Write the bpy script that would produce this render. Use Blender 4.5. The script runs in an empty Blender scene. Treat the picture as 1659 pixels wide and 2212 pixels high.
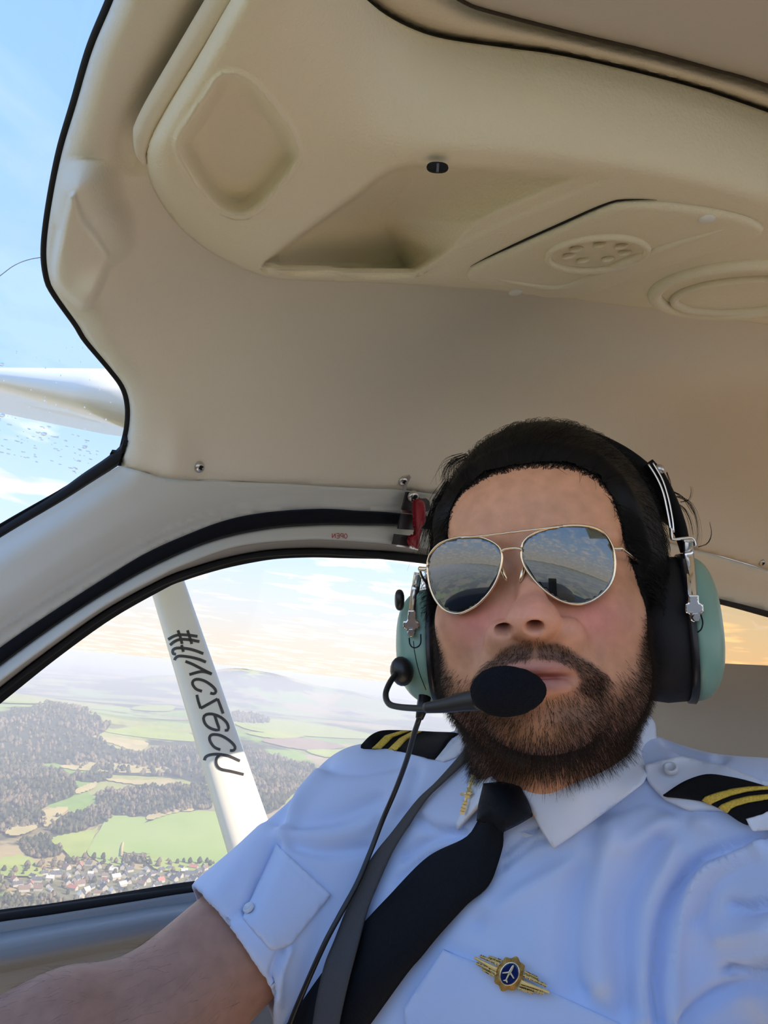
import bpy, bmesh, math, random
import numpy as np
from mathutils import Vector, Matrix, geometry
from mathutils.bvhtree import BVHTree

random.seed(7)
rng = np.random.default_rng(7)
scene = bpy.context.scene
COL = scene.collection

# ------------------------------------------------------------------ camera
FPX, CX, CY = 1600.0, 829.5, 1106.0
PITCH, ROLL = math.radians(12.8), math.radians(6.0)
_f = np.array([0, math.cos(PITCH), math.sin(PITCH)])
_r0 = np.array([1.0, 0, 0])
_u0 = np.array([0, -math.sin(PITCH), math.cos(PITCH)])
_r = math.cos(ROLL) * _r0 + math.sin(ROLL) * _u0
_u = -math.sin(ROLL) * _r0 + math.cos(ROLL) * _u0
RCAM = np.stack([_r, _u, -_f], 1)                  # columns: right, up, back
cam_d = bpy.data.cameras.new('camera')
cam_d.sensor_fit = 'VERTICAL'
cam_d.sensor_height = 36.0
cam_d.lens = FPX / 2212.0 * 36.0
cam_d.clip_start = 0.01
cam_d.clip_end = 200000.0
cam = bpy.data.objects.new('camera', cam_d)
COL.objects.link(cam)
M4 = np.eye(4)
M4[:3, :3] = RCAM
cam.matrix_world = Matrix(M4.tolist())
scene.camera = cam

# ------------------------------------------------------------------ world, sun, exposure
scene.view_settings.view_transform = 'Standard'
scene.view_settings.look = 'None'
scene.view_settings.gamma = 1.0
scene.view_settings.use_curve_mapping = False
scene.view_settings.exposure = 1.0
scene.cycles.use_denoising = True
scene.cycles.max_bounces = 7
scene.cycles.diffuse_bounces = 4
scene.cycles.adaptive_threshold = 0.05
scene.cycles.caustics_reflective = False
scene.cycles.caustics_refractive = False
scene.cycles.transparent_max_bounces = 16
scene.cycles.volume_bounces = 0

SUN_EL, SUN_AZ = math.radians(38), math.radians(108)    # azimuth from +Y towards +X
world = bpy.data.worlds.new('sky')
scene.world = world
world.use_nodes = True
nt = world.node_tree
nt.nodes.clear()


def N(nt, t, **kw):
    n = nt.nodes.new(t)
    for k, v in kw.items():
        if hasattr(n, k):
            setattr(n, k, v)
    return n


def ramp(nt, stops, fac=None, interp='LINEAR'):
    n = nt.nodes.new('ShaderNodeValToRGB')
    n.color_ramp.interpolation = interp
    e = n.color_ramp.elements
    while len(e) < len(stops):
        e.new(0.5)
    for i, (p, c) in enumerate(stops):
        e[i].position = p
        e[i].color = (*c, 1) if len(c) == 3 else c
    if fac is not None:
        nt.links.new(fac, n.inputs['Fac'])
    return n


def math_node(nt, op, a, b=None, c=None):
    n = nt.nodes.new('ShaderNodeMath')
    n.operation = op
    for i, v in enumerate((a, b, c)):
        if v is None:
            continue
        if isinstance(v, (int, float)):
            n.inputs[i].default_value = v
        else:
            nt.links.new(v, n.inputs[i])
    return n.outputs[0]


def mix_rgb(nt, fac, a, b, mode='MIX'):
    n = nt.nodes.new('ShaderNodeMix')
    n.data_type = 'RGBA'
    n.blend_type = mode
    for s, v in ((n.inputs[0], fac), (n.inputs[6], a), (n.inputs[7], b)):
        if isinstance(v, (int, float)):
            s.default_value = v
        elif isinstance(v, (tuple, list)):
            s.default_value = (*v, 1) if len(v) == 3 else v
        else:
            nt.links.new(v, s)
    return n.outputs[2]


tc = N(nt, 'ShaderNodeTexCoord')
sep = N(nt, 'ShaderNodeSeparateXYZ')
nt.links.new(tc.outputs['Generated'], sep.inputs[0])
elev = sep.outputs['Z']
grad = ramp(nt, [(0.0, (0.73, 0.645, 0.56)), (0.035, (0.715, 0.66, 0.60)), (0.085, (0.64, 0.685, 0.74)), (0.16, (0.52, 0.68, 0.90)),
                 (0.34, (0.33, 0.54, 0.92)), (1.0, (0.22, 0.42, 0.86))], elev)
# clouds: a layer seen in perspective (direction divided by elevation)
den = math_node(nt, 'ADD', math_node(nt, 'MAXIMUM', elev, 0.0), 0.05)
cx_ = math_node(nt, 'DIVIDE', sep.outputs['X'], den)
cy_ = math_node(nt, 'DIVIDE', sep.outputs['Y'], den)
comb = N(nt, 'ShaderNodeCombineXYZ')
nt.links.new(cx_, comb.inputs[0])
nt.links.new(cy_, comb.inputs[1])
cn = N(nt, 'ShaderNodeTexNoise')
cn.inputs['Scale'].default_value = 1.7
cn.inputs['Detail'].default_value = 7.0
cn.inputs['Roughness'].default_value = 0.52
cn.inputs['Distortion'].default_value = 0.3
cmap = N(nt, 'ShaderNodeMapping')
cmap.inputs['Location'].default_value = (8.3, 4.2, 0.4)
nt.links.new(comb.outputs[0], cmap.inputs[0])
nt.links.new(cmap.outputs[0], cn.inputs['Vector'])
cmask = ramp(nt, [(0.50, (0, 0, 0)), (0.60, (1, 1, 1))], cn.outputs['Fac'])
ccol = ramp(nt, [(0.0, (1.0, 0.90, 0.76)), (0.10, (1.0, 0.92, 0.82)), (0.3, (1.0, 1.0, 1.0))], elev)
cn2 = N(nt, 'ShaderNodeTexNoise')
cn2.inputs['Scale'].default_value = 3.4
cn2.inputs['Detail'].default_value = 6.0
nt.links.new(cmap.outputs[0], cn2.inputs['Vector'])
cshade = ramp(nt, [(0.40, (0.74, 0.73, 0.78)), (0.56, (1, 1, 1))], cn2.outputs['Fac'])
ccol2 = mix_rgb(nt, 1.0, ccol.outputs[0], cshade.outputs[0], 'MULTIPLY')
skyc = mix_rgb(nt, math_node(nt, 'MULTIPLY', cmask.outputs[0], ramp(nt, [(0.16, (0.85, 0.85, 0.85)), (0.34, (0.10, 0.10, 0.10))], elev).outputs[0]), grad.outputs[0], ccol2)
bg = N(nt, 'ShaderNodeBackground')
bg.inputs['Strength'].default_value = 0.72
nt.links.new(skyc, bg.inputs['Color'])
wo = N(nt, 'ShaderNodeOutputWorld')
nt.links.new(bg.outputs[0], wo.inputs['Surface'])

sun_d = bpy.data.lights.new('sun', 'SUN')
sun_d.energy = 4.4
sun_d.color = (1.0, 0.87, 0.70)
sun_d.angle = math.radians(0.6)
sun = bpy.data.objects.new('sun', sun_d)
COL.objects.link(sun)
_sd = Vector((math.cos(SUN_EL) * math.sin(SUN_AZ), math.cos(SUN_EL) * math.cos(SUN_AZ), math.sin(SUN_EL)))
sun.rotation_euler = _sd.to_track_quat('Z', 'Y').to_euler()

# ------------------------------------------------------------------ helpers
def c2w(v):
    return np.asarray(v, float) @ RCAM.T


def ray(px, py):
    px, py = np.asarray(px, float), np.asarray(py, float)
    return np.stack([(px - CX) / FPX, (CY - py) / FPX, -np.ones_like(px)], -1)


def P(px, py, d):
    """world point at a pixel of the photograph, d metres in front of the lens"""
    return c2w(ray(px, py) * np.asarray(d, float)[..., None])


def project(w):
    c = np.asarray(w) @ RCAM
    z = np.minimum(c[..., 2], -1e-3)
    return CX + FPX * c[..., 0] / -z, CY - FPX * c[..., 1] / -z


# aeroplane axes: aft, outboard (towards the door), up
_aft = np.array([0.786, -0.147, -0.601])
_aft /= np.linalg.norm(_aft)
_up = np.array([0.104 * 0.975, 0.994 * 0.975, -0.222])
_up -= _aft * (_up @ _aft)
_up /= np.linalg.norm(_up)
_out = -np.cross(_aft, _up)
AFT, UP, OUT = c2w(_aft), c2w(_up), c2w(_out)


def cab_pt(a, n, u):
    a, n, u = np.broadcast_arrays(np.asarray(a, float), n, u)
    return a[..., None] * AFT + n[..., None] * OUT + u[..., None] * UP


def sm(pts, n=60, closed=False):
    """Catmull-Rom through pts, resampled to n points evenly by length"""
    p = np.asarray(pts, float)
    if closed:
        q = np.vstack([p[-1:], p, p[:2]])
    else:
        q = np.vstack([2 * p[0] - p[1], p, 2 * p[-1] - p[-2]])
    out = []
    for i in range(1, len(q) - 2):
        t = np.linspace(0, 1, 16, endpoint=False)[:, None]
        a, b, c, d = q[i - 1], q[i], q[i + 1], q[i + 2]
        out.append(0.5 * (2 * b + (c - a) * t + (2 * a - 5 * b + 4 * c - d) * t ** 2 + (3 * b - a - 3 * c + d) * t ** 3))
    out.append(q[-2][None] if not closed else q[1][None])
    o = np.vstack(out)
    s = np.r_[0, np.cumsum(np.linalg.norm(np.diff(o, axis=0), axis=1))]
    t = np.linspace(0, s[-1], n + 1)[:-1] if closed else np.linspace(0, s[-1], n)
    return np.stack([np.interp(t, s, o[:, k]) for k in range(o.shape[1])], 1)


def lin(pts, n):
    o = np.asarray(pts, float)
    s = np.r_[0, np.cumsum(np.linalg.norm(np.diff(o, axis=0), axis=1))]
    t = np.linspace(0, s[-1], n)
    return np.stack([np.interp(t, s, o[:, k]) for k in range(o.shape[1])], 1)


def dpoly(x, y, pts, closed=False):
    """distance of points to a polyline (2D)"""
    p = np.asarray(pts, float)
    if closed:
        p = np.vstack([p, p[:1]])
    best = np.full(np.shape(x), 1e9)
    for a, b in zip(p[:-1], p[1:]):
        d = b - a
        L = d @ d + 1e-12
        t = np.clip(((x - a[0]) * d[0] + (y - a[1]) * d[1]) / L, 0, 1)
        best = np.minimum(best, (x - a[0] - t * d[0]) ** 2 + (y - a[1] - t * d[1]) ** 2)
    return np.sqrt(best)


def inside(x, y, poly):
    p = np.asarray(poly, float)
    c = np.zeros(np.shape(x), bool)
    j = len(p) - 1
    for i in range(len(p)):
        yi, yj = p[i, 1], p[j, 1]
        if yi != yj:
            c ^= ((yi > y) != (yj > y)) & (x < (p[j, 0] - p[i, 0]) * (y - yi) / (yj - yi) + p[i, 0])
        j = i
    return c


def sdpoly(x, y, poly):
    """signed distance, positive inside"""
    d = dpoly(x, y, poly, True)
    return np.where(inside(x, y, poly), d, -d)


def sstep(x, a, b):
    t = np.clip((x - a) / (b - a), 0, 1)
    return t * t * (3 - 2 * t)


def tps(ctrl):
    """thin-plate surface through (x, y, value) control points"""
    c = np.asarray(ctrl, float)
    xy, v = c[:, :2] / 500.0, c[:, 2]
    n = len(c)
    r2 = ((xy[:, None] - xy[None]) ** 2).sum(-1)
    K = np.where(r2 > 0, r2 * np.log(r2 + 1e-20), 0) + 1e-4 * np.eye(n)
    A = np.zeros((n + 3, n + 3))
    A[:n, :n] = K
    A[:n, n] = 1
    A[:n, n + 1:] = xy
    A[n, :n] = 1
    A[n + 1:, :n] = xy.T
    w = np.linalg.solve(A, np.r_[v, 0, 0, 0])

    def f(x, y):
        x, y = np.asarray(x, float) / 500.0, np.asarray(y, float) / 500.0
        o = w[n] + w[n + 1] * x + w[n + 2] * y
        for i in range(n):
            q = (x - xy[i, 0]) ** 2 + (y - xy[i, 1]) ** 2
            o = o + w[i] * np.where(q > 0, q * np.log(q + 1e-20), 0)
        return o
    return f


# ------------------------------------------------------------------ objects
def tag(o, label=None, cat=None, group=None, kind=None):
    if label:
        o['label'] = label
    if cat:
        o['category'] = cat
    if group:
        o['group'] = group
    if kind:
        o['kind'] = kind
    return o


def empty(name, loc=(0, 0, 0)):
    o = bpy.data.objects.new(name, None)
    o.empty_display_size = 0.05
    COL.objects.link(o)
    o.location = [float(c) for c in loc]
    return o


def mesh_data(name, v, f, mat=None, smooth=True, auto=None):
    me = bpy.data.meshes.new(name)
    v = np.asarray(v, float)
    me.from_pydata(v.tolist(), [], [tuple(int(i) for i in q) for q in f])
    if mat is not None:
        for m in (mat if isinstance(mat, (list, tuple)) else [mat]):
            me.materials.append(m)
    if smooth:
        me.polygons.foreach_set('use_smooth', np.ones(len(me.polygons), bool))
    if auto is not None:
        me.set_sharp_from_angle(angle=math.radians(auto))
    me.update()
    return me


def obj(name, v, f, mat, parent=None, smooth=True, auto=None):
    """one mesh object, given in world coordinates"""
    v = np.asarray(v, float)
    base = np.array(parent['_loc']) if parent is not None and '_loc' in parent else np.zeros(3)
    if parent is not None:
        base = np.array(world_loc(parent))
    o = bpy.data.objects.new(name, mesh_data(name, v - base, f, mat, smooth, auto))
    COL.objects.link(o)
    if parent is not None:
        o.parent = parent
    return o


def world_loc(o):
    l = np.array(o.location)
    while o.parent is not None:
        o = o.parent
        l = l + np.array(o.location)
    return l


def join(*parts):
    """(v, f) pairs into one"""
    V, F, n = [], [], 0
    for v, f in parts:
        V.append(np.asarray(v, float))
        F += [tuple(int(i) + n for i in q) for q in f]
        n += len(v)
    return np.vstack(V), F


def orient(v, f, towards=(0, 0, 0)):
    """flip all faces if they mostly look away from a point"""
    s = 0
    t = np.asarray(towards, float)
    for q in f[:: max(1, len(f) // 300)]:
        a, b, c = v[q[0]], v[q[1]], v[q[2]]
        n = np.cross(b - a, c - a)
        s += n @ (t - a)
    return f if s > 0 else [tuple(reversed(q)) for q in f]


def grid_faces(n, m, wrap_n=False, wrap_m=False):
    F = []
    for i in range(n if wrap_n else n - 1):
        for j in range(m if wrap_m else m - 1):
            i2, j2 = (i + 1) % n, (j + 1) % m
            F.append((i * m + j, i * m + j2, i2 * m + j2, i2 * m + j))
    return F


def vert_normals(v, f):
    nrm = np.zeros_like(v)
    tri = np.array([(q[0], q[k], q[k + 1]) for q in f for k in range(1, len(q) - 1)])
    fn = np.cross(v[tri[:, 1]] - v[tri[:, 0]], v[tri[:, 2]] - v[tri[:, 0]])
    for k in range(3):
        np.add.at(nrm, tri[:, k], fn)
    return nrm / (np.linalg.norm(nrm, axis=1, keepdims=True) + 1e-12)


def thicken(v, f, t):
    """closed shell: the surface (looking at the camera) and its back, t metres behind along the normals"""
    v = np.asarray(v, float)
    f = orient(v, f)
    n = vert_normals(v, f)
    return shell(v, v - n * t, f)


def shell(v, vb, f):
    k = len(v)
    cnt = {}
    for q in f:
        for a, b in zip(q, q[1:] + q[:1]):
            cnt[(a, b)] = 1
    F = list(f) + [tuple(k + i for i in reversed(q)) for q in f]
    for (a, b) in cnt:
        if (b, a) not in cnt:
            F.append((b, a, k + a, k + b))
    return np.vstack([v, vb]), F


def cdt(outline, spacing, dense=None):
    """triangulated polygon with interior points on a staggered grid"""
    o = np.asarray(outline, float)
    pts = [tuple(p) for p in o]
    edges = [(i, (i + 1) % len(o)) for i in range(len(o))]
    lo, hi = o.min(0), o.max(0)
    gx = np.arange(lo[0], hi[0], spacing)
    gy = np.arange(lo[1], hi[1], spacing * 0.87)
    X, Y = np.meshgrid(gx, gy)
    X[1::2] += spacing / 2
    X, Y = X.ravel(), Y.ravel()
    k = sdpoly(X, Y, o) > spacing * 0.45
    if dense is not None:                 # (polygon, finer spacing)
        k &= ~inside(X, Y, dense[0])
    pts += list(zip(X[k].tolist(), Y[k].tolist()))
    if dense is not None:
        dp, s2 = np.asarray(dense[0], float), dense[1]
        X, Y = np.meshgrid(np.arange(dp[:, 0].min(), dp[:, 0].max(), s2), np.arange(dp[:, 1].min(), dp[:, 1].max(), s2 * .87))
        X[1::2] += s2 / 2
        X, Y = X.ravel(), Y.ravel()
        k = inside(X, Y, dp) & (sdpoly(X, Y, o) > s2 * .45)
        pts += list(zip(X[k].tolist(), Y[k].tolist()))
    r = geometry.delaunay_2d_cdt([Vector(p) for p in pts], edges, [], 1, 1e-6)
    return np.array([tuple(p) for p in r[0]]), [tuple(q) for q in r[2]]


def tube(path, rad, seg=10, flat=1.0, upv=None, caps=True):
    """swept tube; rad may vary along the path; flat squashes it across upv"""
    p = np.asarray(path, float)
    n = len(p)
    r = np.broadcast_to(np.asarray(rad, float), (n,))
    t = np.gradient(p, axis=0)
    t /= np.linalg.norm(t, axis=1, keepdims=True) + 1e-12
    ref = np.array(upv if upv is not None else (0.31, 0.2, 0.93), float)
    V = []
    a_prev = None
    for i in range(n):
        if upv is not None or a_prev is None:
            a = ref - t[i] * (ref @ t[i])
        else:
            a = a_prev - t[i] * (a_prev @ t[i])
        a /= np.linalg.norm(a) + 1e-12
        a_prev = a
        b = np.cross(t[i], a)
        for k in range(seg):
            an = 2 * math.pi * k / seg
            V.append(p[i] + r[i] * (math.cos(an) * a * flat + math.sin(an) * b))
    F = grid_faces(n, seg, False, True)
    V = np.array(V)
    F = [tuple(reversed(q)) for q in F]
    if caps:
        F.append(tuple(range(seg)))
        F.append(tuple(reversed(range((n - 1) * seg, n * seg))))
    return V, F


def ellipsoid(c, ax, seg=24, rings=14, power=1.0):
    """ax: three world vectors (half axes)"""
    V, F = [], []
    ax = np.asarray(ax, float)
    th = np.linspace(0, math.pi, rings + 1)
    for a in th:
        for k in range(seg):
            b = 2 * math.pi * k / seg
            d = np.array([math.sin(a) * math.cos(b), math.sin(a) * math.sin(b), math.cos(a)])
            d = np.sign(d) * np.abs(d) ** power
            V.append(np.asarray(c) + d @ ax)
    return np.array(V), grid_faces(rings + 1, seg, False, True)


def box(c, ax):
    """box from centre and three half-axis vectors"""
    ax = np.asarray(ax, float)
    V = [np.asarray(c) + sx * ax[0] + sy * ax[1] + sz * ax[2] for sx in (-1, 1) for sy in (-1, 1) for sz in (-1, 1)]
    F = [(0, 1, 3, 2), (4, 6, 7, 5), (0, 4, 5, 1), (2, 3, 7, 6), (0, 2, 6, 4), (1, 5, 7, 3)]
    if np.linalg.det(ax) < 0:
        F = [tuple(reversed(q)) for q in F]
    return np.array(V), F


def bevel(o, w, seg=2, angle=40):
    m = o.modifiers.new('bevel', 'BEVEL')
    m.width = w
    m.segments = seg
    m.limit_method = 'ANGLE'
    m.angle_limit = math.radians(angle)
    return o


# ------------------------------------------------------------------ materials
def mat(name, col, rough=0.5, metal=0.0, bump=0.0, bscale=300.0, var=0.0, vscale=6.0, spec=0.5, coat=0.0, detail=4.0, sheen=0.0, col2=None, sss=0.0):
    m = bpy.data.materials.new(name)
    m.use_nodes = True
    nt = m.node_tree
    b = nt.nodes['Principled BSDF']
    b.inputs['Base Color'].default_value = (*col, 1)
    b.inputs['Roughness'].default_value = rough
    b.inputs['Metallic'].default_value = metal
    b.inputs['Specular IOR Level'].default_value = spec
    b.inputs['Coat Weight'].default_value = coat
    if sheen:
        b.inputs['Sheen Weight'].default_value = sheen
    if sss:
        b.inputs['Subsurface Weight'].default_value = sss
        b.inputs['Subsurface Scale'].default_value = 0.004
        b.inputs['Subsurface Radius'].default_value = (1.0, 0.4, 0.25)
    t = N(nt, 'ShaderNodeTexCoord')
    if var or col2:
        n = N(nt, 'ShaderNodeTexNoise')
        n.inputs['Scale'].default_value = vscale
        n.inputs['Detail'].default_value = 5
        nt.links.new(t.outputs['Object'], n.inputs['Vector'])
        c2 = col2 or tuple(c * (1 - var) for c in col)
        r = ramp(nt, [(0.35, c2), (0.65, col)], n.outputs['Fac'])
        nt.links.new(r.outputs[0], b.inputs['Base Color'])
    if bump:
        n = N(nt, 'ShaderNodeTexNoise')
        n.inputs['Scale'].default_value = bscale
        n.inputs['Detail'].default_value = detail
        nt.links.new(t.outputs['Object'], n.inputs['Vector'])
        bm = N(nt, 'ShaderNodeBump')
        bm.inputs['Strength'].default_value = bump
        bm.inputs['Distance'].default_value = 0.002
        nt.links.new(n.outputs['Fac'], bm.inputs['Height'])
        nt.links.new(bm.outputs[0], b.inputs['Normal'])
    return m


def glass_mat(name, tint=(1, 1, 1), gloss=0.06, rough=0.0):
    """thin acrylic pane: mostly clear, a little surface reflection"""
    m = bpy.data.materials.new(name)
    m.use_nodes = True
    nt = m.node_tree
    nt.nodes.clear()
    tr = N(nt, 'ShaderNodeBsdfTransparent')
    tr.inputs[0].default_value = (*tint, 1)
    gl = N(nt, 'ShaderNodeBsdfGlossy')
    gl.inputs['Roughness'].default_value = rough
    lw = N(nt, 'ShaderNodeLayerWeight')
    lw.inputs['Blend'].default_value = 0.5
    f = math_node(nt, 'ADD', math_node(nt, 'MULTIPLY', math_node(nt, 'POWER', lw.outputs['Facing'], 4.0), 0.35), gloss * 0.25)
    mx = N(nt, 'ShaderNodeMixShader')
    nt.links.new(f, mx.inputs[0])
    nt.links.new(tr.outputs[0], mx.inputs[1])
    nt.links.new(gl.outputs[0], mx.inputs[2])
    out = N(nt, 'ShaderNodeOutputMaterial')
    nt.links.new(mx.outputs[0], out.inputs['Surface'])
    return m


M = {}
M['vinyl'] = mat('cream vinyl headliner', (0.80, 0.735, 0.61), 0.62, bump=0.25, bscale=420, var=0.05, vscale=3)
M['vinyl_pod'] = mat('cream moulded vinyl', (0.86, 0.78, 0.60), 0.55, bump=0.35, bscale=420, var=0.04, vscale=4)
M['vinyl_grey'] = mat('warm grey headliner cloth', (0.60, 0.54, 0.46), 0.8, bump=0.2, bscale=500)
M['frame'] = mat('pale grey painted frame', (0.66, 0.67, 0.63), 0.38, bump=0.04, bscale=60, var=0.04)
M['frame_taupe'] = mat('taupe inner lip', (0.40, 0.37, 0.33), 0.5, bump=0.05, bscale=200)
M['panel'] = mat('grey door panel plastic', (0.33, 0.355, 0.38), 0.5, bump=0.12, bscale=500)
M['rubber'] = mat('black rubber', (0.012, 0.012, 0.014), 0.7, bump=0.1, bscale=250, spec=0.25)
M['rubber_seal'] = mat('black fabric door seal', (0.010, 0.011, 0.016), 0.85, bump=0.3, bscale=700, spec=0.15)
M['white_paint'] = mat('white aircraft paint', (0.80, 0.79, 0.76), 0.3, coat=0.3, var=0.03, vscale=2)
M['strut_paint'] = mat('cream white strut paint', (0.84, 0.78, 0.68), 0.32, coat=0.3, var=0.05, vscale=2)
M['steel'] = mat('brushed steel', (0.62, 0.61, 0.60), 0.28, 1.0, bump=0.05, bscale=400)
M['chrome'] = mat('polished chrome', (0.90, 0.90, 0.91), 0.2, 1.0, bump=0.01, bscale=80)
M['dark_metal'] = mat('dark bracket metal', (0.09, 0.085, 0.09), 0.4, 0.7, bump=0.1, bscale=300)
M['red'] = mat('worn red paint', (0.36, 0.012, 0.025), 0.35, bump=0.1, bscale=250, var=0.3, vscale=150)
M['red_ink'] = mat('red print', (0.45, 0.04, 0.04), 0.6, var=0.1, vscale=500)
M['letter'] = mat('dark grey vinyl lettering', (0.045, 0.04, 0.04), 0.5, var=0.2, vscale=20)
M['leather'] = mat('grey beige seat leather', (0.42, 0.36, 0.29), 0.55, bump=0.15, bscale=350, var=0.08, vscale=8)
M['pane'] = glass_mat('clear acrylic')
M['pane_orange'] = glass_mat('orange tinted acrylic', (1.0, 0.80, 0.56))
# ------------------------------------------------------------------ cabin shell
PROFILE = sm([(0.60, -0.75), (0.68, -0.45), (0.715, -0.2), (0.725, 0.0), (0.722, 0.10), (0.705, 0.18), (0.665, 0.245), (0.60, 0.292),
              (0.50, 0.322), (0.36, 0.338), (0.2, 0.345), (0.0, 0.35), (-0.2, 0.347), (-0.45, 0.335), (-0.75, 0.30)], 400)
_ph = np.arctan2(PROFILE[:, 1], PROFILE[:, 0])
_rh = np.hypot(PROFILE[:, 0], PROFILE[:, 1])
_tn = np.gradient(PROFILE, axis=0)
_tn /= np.linalg.norm(_tn, axis=1, keepdims=True)
_cs = np.abs(-_tn[:, 1] * PROFILE[:, 0] / _rh + _tn[:, 0] * PROFILE[:, 1] / _rh)


def cab_depth(px, py, off=0.0):
    """depth at which the ray through a pixel meets the cabin shell, moved off metres inwards"""
    r = ray(px, py)
    n, u = r @ _out, r @ _up
    phi = np.arctan2(u, n)
    rho = np.interp(phi, _ph, _rh)
    cs = np.maximum(np.interp(phi, _ph, _cs), 0.35)
    return (rho - off / cs) / np.hypot(n, u)


def cab(px, py, off=0.0):
    return P(px, py, cab_depth(px, py, off))


def ribbon(A, B, off0, off1, n=80, m=6, bulge=0.0, thick=0.012, offs=None, smooth_in=True):
    """strip of shell between two pixel curves; off0..off1 across, with a bulge"""
    a = sm(A, n) if smooth_in else lin(A, n)
    b = sm(B, n) if smooth_in else lin(B, n)
    V = []
    for j in range(m):
        t = j / (m - 1)
        q = a * (1 - t) + b * t
        o = off0 * (1 - t) + off1 * t + bulge * math.sqrt(max(0, 1 - (2 * t - 1) ** 2))
        if offs is not None:
            o = offs(t)
        V.append(cab(q[:, 0], q[:, 1], o))
    V = np.stack(V, 1).reshape(-1, 3)
    return thicken(V, grid_faces(n, m), thick)


def P1(px, py, d):
    return P(np.array([float(px)]), np.array([float(py)]), np.array([float(d)]))[0]


# --- curves read off the photograph
WS_EDGE = [(330, -230), (285, -110), (245, 0), (200, 108), (165, 225), (133, 333), (110, 450), (100, 540), (106, 600), (122, 635), (168, 700),
           (189, 734), (240, 795), (269, 835), (280, 875), (279, 920), (269, 966), (258, 1006)]
SEAM = [(258, 1006), (321, 1023), (366, 1034), (470, 1040), (630, 1046), (802, 1055), (876, 1059), (1100, 1090), (1300, 1138), (1521, 1192),
        (1590, 1211), (1659, 1232), (1900, 1310)]
SEAL_T = [(-620, 1900), (-420, 1730), (-160, 1520), (0, 1399), (114, 1321), (229, 1247), (315, 1195), (401, 1156), (487, 1124), (573, 1107), (687, 1099), (773, 1103), (865, 1109), (1010, 1130), (1130, 1190)]
SEAL_B = [(-610, 1940), (-420, 1775), (-160, 1562), (0, 1439), (114, 1356), (229, 1281), (343, 1218), (458, 1170), (573, 1144), (687, 1135), (773, 1135), (870, 1138), (1000, 1157), (1095, 1205)]
SPLIT = [(-600, 1975), (-420, 1815), (-160, 1600), (0, 1473), (114, 1388), (229, 1308), (343, 1246), (401, 1219), (515, 1180), (658, 1166), (760, 1169), (859, 1178), (980, 1195), (1060, 1225)]
GAS_T = [(-590, 1985), (-420, 1832), (-160, 1615), (0, 1487), (114, 1399), (229, 1318), (343, 1255), (401, 1232), (487, 1207), (573, 1191), (658, 1186), (744, 1188), (916, 1198), (980, 1215), (1040, 1250)]
GAS_B = [(-580, 2000), (-420, 1850), (-160, 1632), (0, 1503), (114, 1417), (229, 1334), (343, 1271), (435, 1236), (515, 1213), (573, 1204), (658, 1199), (744, 1201), (916, 1218), (960, 1232), (1010, 1262)]
SILL_T = [(-600, 2068), (-420, 2040), (-200, 2004), (0, 1971), (217, 1940), (434, 1911), (700, 1876), (1010, 1835)]
SILL_B = [(-600, 2092), (-420, 2062), (-200, 2026), (0, 1992), (108, 1977), (289, 1948), (416, 1928), (700, 1892), (1010, 1850)]
WGAS_T = [(269, 940), (263, 960), (229, 989), (180, 1022), (114, 1069), (0, 1138), (-160, 1240), (-420, 1405), (-700, 1590)]
WGAS_B = [(262, 990), (255, 1006), (230, 1022), (195, 1044), (132, 1084), (0, 1162), (-160, 1265), (-420, 1432), (-700, 1618)]

# --- headliner
edge = sm(WS_EDGE, 120)
seam = sm(SEAM, 100)
out_hl = np.vstack([edge, seam[1:], lin([(1900, 1310), (2300, 1200), (2300, 300), (1500, -230), (330, -230)], 90)[1:-1]])
POD = sm([(620, -220), (490, 0), (430, 105), (340, 258), (314, 325), (330, 405), (380, 482), (455, 545), (560, 594), (640, 606), (780, 610), (900, 616),
          (1100, 630), (1300, 655), (1659, 702), (2100, 775)], 160)
vv, ff = cdt(out_hl, 11, ([(95, 370), (350, 370), (350, 690), (95, 690)], 4.5))
x, y = vv[:, 0], vv[:, 1]
dW = dpoly(x, y, edge)
dS = dpoly(x, y, seam)
off = -0.030 * (1 - np.sqrt(np.clip(1 - (1 - np.clip(dW / 55, 0, 1)) ** 2, 0, 1)))
off += -0.006 * np.exp(-(dS / 9) ** 2)
# soft fold that runs from the windshield corner down to the seam
fold = sm([(205, 640), (260, 740), (330, 830), (372, 905), (380, 970), (372, 1040)], 40)
off += 0.012 * np.exp(-(dpoly(x, y, fold) / 42) ** 2)
# pad in front, next to the pod: hollow beside the lip
lip = sm([(560, -140), (478, 0), (405, 120), (325, 255), (302, 320), (312, 352)], 60)
off += -0.010 * np.exp(-(dpoly(x, y, lip + np.array([-26, -6])) / 30) ** 2)
# wide shallow swell in the rear headliner
off += 0.012 * np.exp(-(((x - 1450) / 340) ** 2 + ((y - 800) / 60) ** 2)) - 0.01 * np.exp(-(((x - 1300) / 260) ** 2 + ((y - 900) / 60) ** 2))
# padded wedge on the windshield post
fl = sm([(160, 420), (150, 436), (131, 520), (122, 598), (158, 640), (190, 654), (222, 585), (231, 550), (200, 504), (176, 474)], 60, True)
dF = sdpoly(x, y, fl)
vx, vy = x - 178, y - 530
fac = np.clip((vx * 0.55 - vy * 0.84) / (np.hypot(vx, vy) + 1e-6), 0, 1)
wB = 15 + 100 * fac
tB = np.clip(-dF / wB, 0, 1)
boss = np.where(dF > 0, 1.0 + 0.05 * sstep(dF, 0, 8), (1 - sstep(tB, 0, 1)) * (1 - 0.18 * sstep(-dF, 0, 6)))
near = (np.abs(x - 210) < 160) & (np.abs(y - 530) < 180)
podreg = np.vstack([POD, [(2100, -400), (620, -400)]])
off = off - 0.055 * sstep(sdpoly(x, y, podreg), 12, 70)
V = P(x, y, cab_depth(x, y, off) - 0.065 * boss * near * sstep(dW, 0, 14))
CEIL_V = V
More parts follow.
